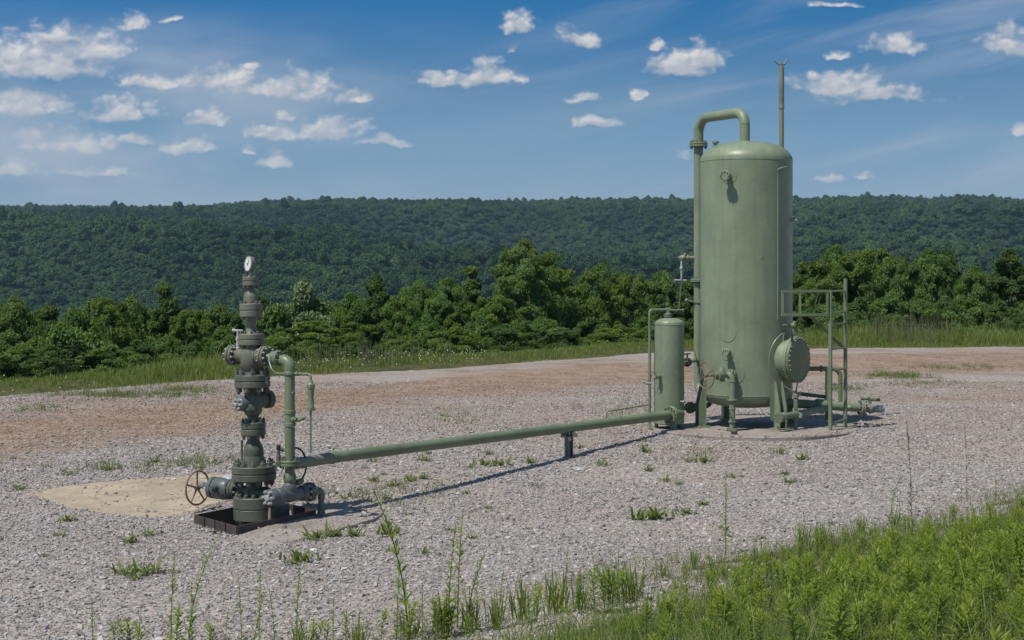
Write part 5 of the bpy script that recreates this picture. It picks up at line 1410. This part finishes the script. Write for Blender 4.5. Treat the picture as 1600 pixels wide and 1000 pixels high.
# ------------------------------------------------------------------ grass
def blades(name, x, y, h, wd, lean, tint, mat, label, cat, z=None):
    n = len(x); z = terrain(x, y) - .01 if z is None else z
    a = RNG.uniform(0, 6.283, n); la = RNG.uniform(0, 6.283, n)
    s_ = np.stack([np.cos(a), np.sin(a), np.zeros(n)], 1) * (wd / 2)[:, None]
    l_ = np.stack([np.cos(la), np.sin(la), np.zeros(n)], 1) * (lean * h)[:, None]
    b = np.stack([x, y, z], 1); up = np.stack([np.zeros(n), np.zeros(n), h], 1)
    v = np.stack([b - s_, b + s_, b + up * .55 + l_ * .3 - s_ * .75, b + up * .55 + l_ * .3 + s_ * .75, b + up * .96 + l_], 1).reshape(-1, 3)
    f = np.arange(5 * n).reshape(n, 5)
    F_ = np.concatenate([f[:, [0, 1, 3]], f[:, [0, 3, 2]], f[:, [2, 3, 4]]])
    o = link(name, mesh_np(name, v, F_, {'tint': np.repeat(tint, 5)}), mat)
    return tag(o, label, cat, kind='stuff')
# foreground bank
N = 210000
y = np.sqrt(RNG.uniform(4.6 ** 2, 21 ** 2, N)); x = RNG.uniform(-1, 1, N) * (.34 * y + .6)
vg = veg_at(x, y); pt = fbm(x * .8, y * .8, 4, 61)
k = (RNG.uniform(0, 1, N) < np.clip((vg - .12) * 1.2, 0, 1) * np.clip(.1 + 1.7 * pt * (1.1 - .35 * (pt < .45)), 0, 1)) & (y < bank_y(x) + .8)
x, y, pt = x[k], y[k], pt[k]; n = len(x)
s_in = np.clip((bank_y(x) - y) / 4, 0, 1)
h = RNG.lognormal(math.log(.085), .55, n) * (.55 + .6 * s_in) * (.5 + 1.0 * fbm(x * .7, y * .7, 3, 68))
blades('grass', x, y, h, .004 + .0035 * RNG.uniform(0, 1, n), RNG.uniform(.15, .75, n), np.clip(RNG.beta(2, 2.4, n) + .25 * (fbm(x, y, 3, 71) - .5), 0, 1), M['grass'],
       'rough green grass growing over the near bank', 'grass')
# dry straw among it
N = 52000
y = np.sqrt(RNG.uniform(4.6 ** 2, 21 ** 2, N)); x = RNG.uniform(-1, 1, N) * (.34 * y + .6)
k = (RNG.uniform(0, 1, N) < sst((bank_y(x) - y + .2) / 1.2) * np.clip(.12 + sst((fbm(x * 1.1, y * 1.1, 3, 66) - .42) / .2), 0, 1)) & (y < bank_y(x) + .6)
x, y = x[k], y[k]; n = len(x)
blades('dry_grass', x, y, RNG.lognormal(math.log(.10), .5, n), .003 + .003 * RNG.uniform(0, 1, n), RNG.uniform(.3, 1.4, n), RNG.uniform(.3, 1, n), M['stalk'], 'dry straw coloured grass among the green on the near bank', 'dry grass')
# strip along the far edge
N = 120000
x = RNG.uniform(-16, 21, N); d = RNG.uniform(-.5, 4.5, N) + (fbm(x * .9, x * 0 + 3, 3, 12) - .5) * 1.0
y = edge_y(x) + d
tall = .27 + .55 * sst((x - 6) / 5) + .5 * np.exp(-((x + 6.6) / 1.1) ** 2)
k = RNG.uniform(0, 1, N) < np.clip((d + .4) * 1.1, .0, 1) * np.clip(.25 + 1.1 * fbm(x * 1.2, y * 1.2, 3, 88), 0, 1)
x, y, d, tall = x[k], y[k], d[k], tall[k]; n = len(x)
h = RNG.lognormal(math.log(.34), .35, n) * tall * (.35 + .65 * sst((d + .3) / 1.3)) * (.25 + 1.5 * fbm(x * .8, y * .8, 3, 15))
blades('grass', x, y, h, .010 + .010 * RNG.uniform(0, 1, n), RNG.uniform(.1, .5, n), np.clip(RNG.beta(2, 2, n) * .9 + .5 * (fbm(x * .5, y * .5, 3, 72) - .4), 0, 1), M['grass'],
       'tall grass strip along the far edge of the gravel pad', 'grass')
# thin grass patches out on the pad
PATCH = [(200, 618, 130, 7, 2600), (290, 610, 60, 5, 900), (60, 640, 40, 5, 300), (1400, 588, 70, 5, 1500), (1320, 608, 40, 6, 500), (1500, 575, 90, 5, 700), (700, 655, 70, 12, 260), (1000, 660, 60, 10, 220), (320, 722, 60, 8, 500), (170, 733, 90, 8, 380), (1090, 712, 60, 10, 140), (560, 775, 90, 20, 380), (1250, 640, 60, 10, 220), (640, 765, 70, 20, 260), (960, 640, 60, 12, 240), (1450, 600, 70, 8, 500)]
xs, ys_ = [], []
for (cx, cy, wx, wy, c) in PATCH:
    for _ in range(c // 12):
        g = ground_at(cx + trng.gauss(0, wx * .5), cy + trng.gauss(0, wy * .5), 10, 60)
        for _ in range(12):
            xs.append(g[0] + trng.gauss(0, .05)); ys_.append(g[1] + trng.gauss(0, .06))
x = np.array(xs); y = np.array(ys_); n = len(x)
blades('grass', x, y, RNG.lognormal(math.log(.075), .4, n), np.full(n, .007), RNG.uniform(.2, .9, n), RNG.uniform(.1, 1, n), M['tuft'], 'sparse short grass coming up through the gravel', 'grass')
# pale seed stalks and small white flowers in the far strip
N = 520
x = np.concatenate([RNG.normal(-3.4, 1.2, N // 2), RNG.normal(12, .9, N // 2)]); y = edge_y(x) + RNG.uniform(.6, 2.2, len(x))
h = RNG.uniform(.45, .75, len(x)) * np.where(x > 5, 1.45, .9)
blades('seed_stalks', x, y, h, np.full(len(x), .016), RNG.uniform(.02, .18, len(x)), RNG.uniform(.4, 1, len(x)), M['stalk'], 'dry tan seed stalks standing in the far grass strip', 'seed stalks')
N = 150
x = np.concatenate([RNG.uniform(-5.2, -.6, N - 16), RNG.uniform(-11.5, -8.5, 16)]); d = RNG.uniform(.2, 2.0, N); y = edge_y(x) + d
c = np.stack([x, y, terrain(x, y) + RNG.uniform(.08, .28, N)], 1); nn = unit(N) * .5 + np.array((-.3, -.6, .7)); nn /= np.linalg.norm(nn, axis=1, keepdims=True)
v1, f1 = leaf_quads(c, nn, np.full(N, .026), np.full(N, .022))
tag(link('wildflowers', mesh_np('wildflowers', v1, f1), M['petal']), 'small white wildflowers dotted through the far grass strip', 'wildflowers', kind='stuff')

# ------------------------------------------------------------------ weeds
def stalk_mesh(seed, plume=False):
    rng = np.random.default_rng(seed); lb = LB()
    bend_ = rng.normal(0, .075, 2); pts = [np.array((bend_[0] * t * t, bend_[1] * t * t, t)) for t in np.linspace(0, 1, 9)]
    lb.stem(pts, .0062, .0022, .3)
    for i in range(74 if not plume else 40):
        t = rng.uniform(.03, .98) if not plume else rng.uniform(.03, .66)
        a = i * 2.4; ln = (.105 * (1 - .68 * t) + .016) * rng.uniform(.7, 1.3)
        b = np.array((bend_[0] * t * t, bend_[1] * t * t, t))
        lb.lance(b, (math.cos(a), math.sin(a), .9 + .8 * t), ln, ln * .14, .25, rng.uniform(0, .9), rng)
    if plume:
        for i in range(110):
            t = rng.uniform(.68, 1.02); a = rng.uniform(0, 6.28); ln = .10 * (1.08 - t) * 1.9 + .012
            lb.lance((bend_[0] * t * t, bend_[1] * t * t, t), (math.cos(a), math.sin(a), 1.7), ln * rng.uniform(.6, 1.2), .0042, .12, rng.uniform(.5, 1), rng)
    return lb.mesh('weed_stalk', M['stalk'] if plume else M['weed'])
def leafy_mesh(seed, h=.42, n=42, ll=.105, stems=1):
    rng = np.random.default_rng(seed); lb = LB()
    for s_ in range(stems):
        o = np.array((rng.normal(0, .035), rng.normal(0, .035), 0)) * (stems > 1); ln_ = rng.normal(0, .10, 2); H = h * rng.uniform(.75, 1.1)
        P_ = lambda t: o + np.array((ln_[0] * t * t * H, ln_[1] * t * t * H, t * H))
        lb.stem([P_(t) for t in np.linspace(0, 1, 6)], .0042, .0022, .35)
        for i in range(n):
            t = .12 + .88 * (i / n) ** .85; a = i * 2.4 + rng.uniform(-.3, .3)
            ln = ll * rng.uniform(.7, 1.15) * (.75 + .5 * math.sin(math.pi * t)) * (1.0 if t < .9 else .7)
            lb.lance(P_(t), (math.cos(a), math.sin(a), .35 + .9 * t * t), ln, ln * .20, .38 * (1.2 - t), np.clip(.15 + .6 * t + rng.uniform(-.2, .25), 0, 1), rng)
    return lb.mesh('leafy_weed', M['weed'])
def tuft_mesh(seed, n=34, h=.16):
    rng = np.random.default_rng(seed); lb = LB()
    for i in range(n):
        a = rng.uniform(0, 6.28); o = np.array((rng.normal(0, .03), rng.normal(0, .03), 0))
        lb.lance(o, (math.cos(a), math.sin(a), rng.uniform(.7, 2.4)), h * rng.uniform(.5, 1.2), .011 * rng.uniform(.6, 1.6), rng.uniform(.1, .5), rng.uniform(0, 1), rng)
    return lb.mesh('weed_tuft', M['tuft'])
STK = [stalk_mesh(s) for s in range(4)]; PLM = [stalk_mesh(s, True) for s in (11, 12)]
LEF = [leafy_mesh(1, .44, 60, .085), leafy_mesh(2, .38, 52, .085), leafy_mesh(3, .52, 72, .075), leafy_mesh(4, .32, 34, .075, 4), leafy_mesh(5, .26, 30, .065, 5)]
TUF = [tuft_mesh(s) for s in range(3)] + [tuft_mesh(7, 22, .11)]
# the mass of leafy weeds on the bank
lc = proto_collection('leafy_weed_mass', LEF + TUF)
N = 12000
y = np.sqrt(RNG.uniform(5.2 ** 2, 20 ** 2, N)); x = RNG.uniform(-1, 1, N) * (.34 * y + .5)
s_ = (bank_y(x) - y) * .72
rich = .78 * sst((s_ - .5) / 3.6) * (.10 + .90 * sst((x + .1 - .02 * y) / 2.6)) * np.clip(.15 + 1.5 * fbm(x * .9, y * .9, 3, 91) , 0, 1)
k = RNG.uniform(0, 1, N) < rich
x, y = x[k], y[k]; n = len(x); print('weeds', n)
sc_ = RNG.lognormal(math.log(.50), .34, n) * (.75 + .45 * sst((x - .5) / 2)); sc_ = np.minimum(sc_, .38 + .6 * np.clip((bank_y(x) - y) / 6, 0, 1))
scatter('weeds', np.stack([x, y, terrain(x, y) - .01], 1), np.stack([RNG.uniform(-.15, .15, n), RNG.uniform(-.15, .15, n), RNG.uniform(0, 6.28, n)], 1), np.stack([sc_, sc_, sc_ * RNG.uniform(.8, 1.15, n)], 1),
        RNG.choice(9, n, p=[.16, .14, .12, .18, .18, .06, .06, .05, .05]), {}, lc, 'mass of low leafy weeds covering the near bank', 'weeds')
# single plants
def bank_side(px):
    if px < 330: return 'before the buff concrete pad'
    if px < 600: return 'below the wellhead'
    if px < 860: return 'before the pipe support'
    if px < 1110: return 'below the small vessel'
    if px < 1330: return 'below the ladder'
    return 'near the right edge'
def single(name, lab, cat, me, px, base, top, group, wmul=1.0, ymin=4.5):
    g = ground_at(px, base, ymin, 60); hgt = max(.05, (EYE - (top - 415) * g[1] / 2500) - g[2])
    zs_ = max(v.co.z for v in me.vertices)
    s_ = hgt / zs_
    o = bpy.data.objects.new(name, me); COL.objects.link(o); o.location = (g[0], g[1], g[2] - .01)
    w_ = s_ * wmul
    o.scale = (w_, w_, s_); o.rotation_euler = (0, 0, trng.uniform(0, 6.28))
    return tag(o, lab, cat, group)
STALKS = [(637, 1000, 752), (715, 985, 792), (700, 1000, 815), (730, 990, 835), (295, 1010, 832), (267, 1010, 860), (395, 1040, 915), (405, 1030, 885), (430, 1040, 915), (463, 1020, 868), (480, 1040, 925), (378, 1040, 900),
          (300, 1010, 905), (350, 1050, 940), (520, 1050, 930), (560, 1040, 945), (620, 1000, 865), (660, 1000, 900), (745, 985, 870), (780, 985, 880), (810, 980, 905), (850, 975, 890), (885, 960, 855), (930, 930, 855), (965, 930, 850),
          (1058, 880, 830), (1134, 868, 744), (1005, 905, 870), (1392, 812, 740), (1405, 815, 768), (1250, 845, 796), (1262, 850, 806), (1300, 850, 820), (1555, 790, 732), (1330, 840, 800), (1478, 800, 770), (1180, 870, 842), (145, 1040, 930), (215, 1050, 945)]
STALKS.sort()
cn = {}
for i, (px, b_, t_) in enumerate(STALKS):
    wd_ = bank_side(px); cn[wd_] = cn.get(wd_, 0) + 1
    single('weed_stalk', '%s narrow leaved weed stalk %s, %s from left' % ('tall thin' if b_ - t_ > 110 else 'slender', wd_, ORD[cn[wd_] - 1]), 'weed', STK[i % 4], px, b_, t_, 'thin weed stalks along the gravel edge', 1.15)
for (px, b_, t_, lb_) in ((1424, 808, 655, 'tall brown plumed grass stalk against the gravel, the larger of two near the right edge'), (1511, 790, 660, 'thin pale plumed grass stalk, the smaller of two near the right edge')):
    single('plumed_stalk', lb_, 'weed', PLM[0 if px < 1500 else 1], px, b_, t_, 'plumed grass stalks', .75 if px < 1500 else .4)
LEAFY = [(190, 1030, 958), (225, 1040, 962), (275, 1035, 940), (330, 1040, 965), (500, 1030, 960), (540, 1030, 950), (595, 1010, 945), (640, 1010, 930), (735, 1020, 955), (690, 1000, 920), (830, 985, 910), (905, 960, 890), (940, 960, 875),
         (975, 955, 882), (1010, 1010, 930), (1075, 960, 900), (1130, 1000, 905), (1180, 990, 920), (1150, 950, 880), (1205, 1010, 930), (1275, 868, 818), (1290, 1000, 910), (1340, 1010, 925), (1418, 985, 868), (1470, 990, 905),
         (1490, 975, 852), (1530, 985, 895), (1590, 990, 890), (1365, 960, 880), (1240, 940, 870), (1490, 822, 782), (1300, 862, 826)]
LEAFY.sort()
cn = {}
for i, (px, b_, t_) in enumerate(LEAFY):
    wd_ = bank_side(px); cn[wd_] = cn.get(wd_, 0) + 1
    single('leafy_weed', '%s weed on the bank %s, %s from left' % ('bushy green' if i % 3 else 'upright leafy', wd_, ORD[cn[wd_] - 1]), 'weed', LEF[i % 3] if i % 4 else LEF[3], px, b_, t_, 'leafy weeds standing out on the near bank')
TUFTS = [(30, 765, 16), (110, 742, 14), (165, 735, 18), (95, 838, 14), (108, 815, 16), (205, 848, 18), (232, 838, 20), (192, 898, 26), (212, 905, 22), (232, 897, 34), (275, 895, 12), (70, 870, 14), (470, 878, 28), (455, 882, 16), (500, 840, 28), (522, 838, 22),
         (485, 845, 18), (552, 838, 22), (605, 836, 24), (665, 866, 18), (610, 862, 12), (735, 842, 14), (998, 812, 26), (1028, 812, 28), (785, 727, 20), (758, 728, 16), (735, 731, 12), (828, 723, 14), (662, 748, 16), (640, 752, 14), (612, 760, 16), (585, 752, 12),
         (1100, 722, 18), (1076, 722, 12), (1060, 757, 12), (1040, 752, 14), (940, 728, 12), (905, 700, 10), (1010, 690, 10), (500, 770, 10), (540, 780, 12), (1062, 805, 10), (690, 650, 8), (560, 690, 8), (240, 722, 12), (310, 733, 14), (1100, 790, 10), (840, 760, 10)]
for _ in range(34):
    TUFTS.append((trng.randint(480, 1330), trng.randint(700, 860), trng.randint(7, 15)))
TUFTS = [t_ for t_ in TUFTS if t_[1] < 1000]
TUFTS.sort()
def tuft_side(px, b_):
    if px > 1100: return 'below the ladder' if b_ > 760 else 'right of the round slab front'
    if px > 620 and b_ > 790: return 'on the open near gravel'
    if px < 330: return 'left of the cellar frame' if b_ > 800 else 'behind the buff pad'
    if px < 620: return 'around the grey apron' if b_ > 800 else 'beside the pipe start'
    if px < 880: return 'along the pipe shadow'
    return 'before the round slab'
cn = {}
for i, (px, b_, hh_) in enumerate(TUFTS):
    wd_ = tuft_side(px, b_); cn[wd_] = cn.get(wd_, 0) + 1
    single('weed_tuft', 'small weed tuft on gravel %s, %s from left' % (wd_, ORD[cn[wd_] - 1]), 'weed tuft', TUF[i % 4], px, b_, b_ - hh_, 'weed tufts growing in the gravel', 1.25)
def tall_tuft(seed):
    rng = np.random.default_rng(seed); lb = LB()
    for i in range(44):
        a = rng.uniform(0, 6.28); o = np.array((rng.normal(0, .045), rng.normal(0, .045), 0))
        lb.lance(o, (math.cos(a), math.sin(a), rng.uniform(2.2, 7)), rng.uniform(.25, .55), .011 * rng.uniform(.6, 1.4), rng.uniform(.05, .35), rng.uniform(0, .8), rng)
    return lb.mesh('grass_clump', M['grass'])
CLM = [tall_tuft(s) for s in (31, 32, 33)]
CLUMPS = [(640, 1000, 925), (735, 990, 905), (775, 985, 900), (820, 975, 885), (868, 962, 872), (905, 955, 880), (962, 945, 862), (985, 940, 858), (1040, 905, 862), (1085, 890, 850), (1256, 862, 800), (1285, 855, 805), (1345, 835, 795), (1400, 830, 780), (1180, 880, 845), (560, 1010, 950), (470, 1040, 960), (690, 1000, 915)]
CLUMPS.sort(); cn = {}
for i, (px, b_, t_) in enumerate(CLUMPS):
    wd_ = bank_side(px); cn[wd_] = cn.get(wd_, 0) + 1
    single('grass_clump', 'tall clump of upright grass blades %s, %s from left' % (wd_, ORD[cn[wd_] - 1]), 'grass clump', CLM[i % 3], px, b_, t_, 'tall grass clumps along the gravel edge', 1.1)
# loose pale stones larger than the rest
for i, (px, py, s_, lb_) in enumerate(((905, 736, .085, 'largest pale stone lying on the gravel below the pipe support'), (490, 862, .05, 'small white stone on the gravel below the grey apron'), (160, 905, .05, 'pale flat stone on the gravel far left below the buff pad'),
                                       (1272, 997, .03, 'small white stone on the grassy bank at the bottom edge'))):
    g = ground_at(px, py); rng = np.random.default_rng(i)
    m = MB(); m.ball((0, 0, 0), 1, 10, 6)
    me = bpy.data.meshes.new('stone'); me.from_pydata([tuple(np.array(v) * (1 + .22 * (rng.random() - .5)) * np.array((1, .7, .42)) * s_) for v in m.v], [], m.f)
    me.polygons.foreach_set('use_smooth', [False] * len(me.polygons))
    o = link('stone', me, M['petal' if i in (1, 3) else 'steel']); o.location = (g[0], g[1], g[2] + s_ * .2); o.rotation_euler = (0, .1, i)
    tag(o, lb_, 'stone', 'larger loose stones')

# ================================================================== haze over the valley
def haze_box(x0, x1, y0_, y1, z0_, z1, dens):
    m, b = new_mat('valley_haze')
    v = b.n('ShaderNodeVolumePrincipled'); b.put(v, 'Color', (0.50, 0.76, 1.0, 1)); b.put(v, 'Density', dens); b.put(v, 'Anisotropy', 0.2)
    o = b.n('ShaderNodeOutputMaterial'); b.put(o, 'Volume', v.outputs[0])
    mb = MB().box(((x0 + x1) / 2, (y0_ + y1) / 2, (z0_ + z1) / 2), (x1 - x0, y1 - y0_, z1 - z0_))
    tag(mb.build('haze', m, None, False), 'thin blue summer haze over the valley', 'haze', kind='stuff')
haze_box(-3900, 3900, -300, 6100, -150, 175, 0.0001)
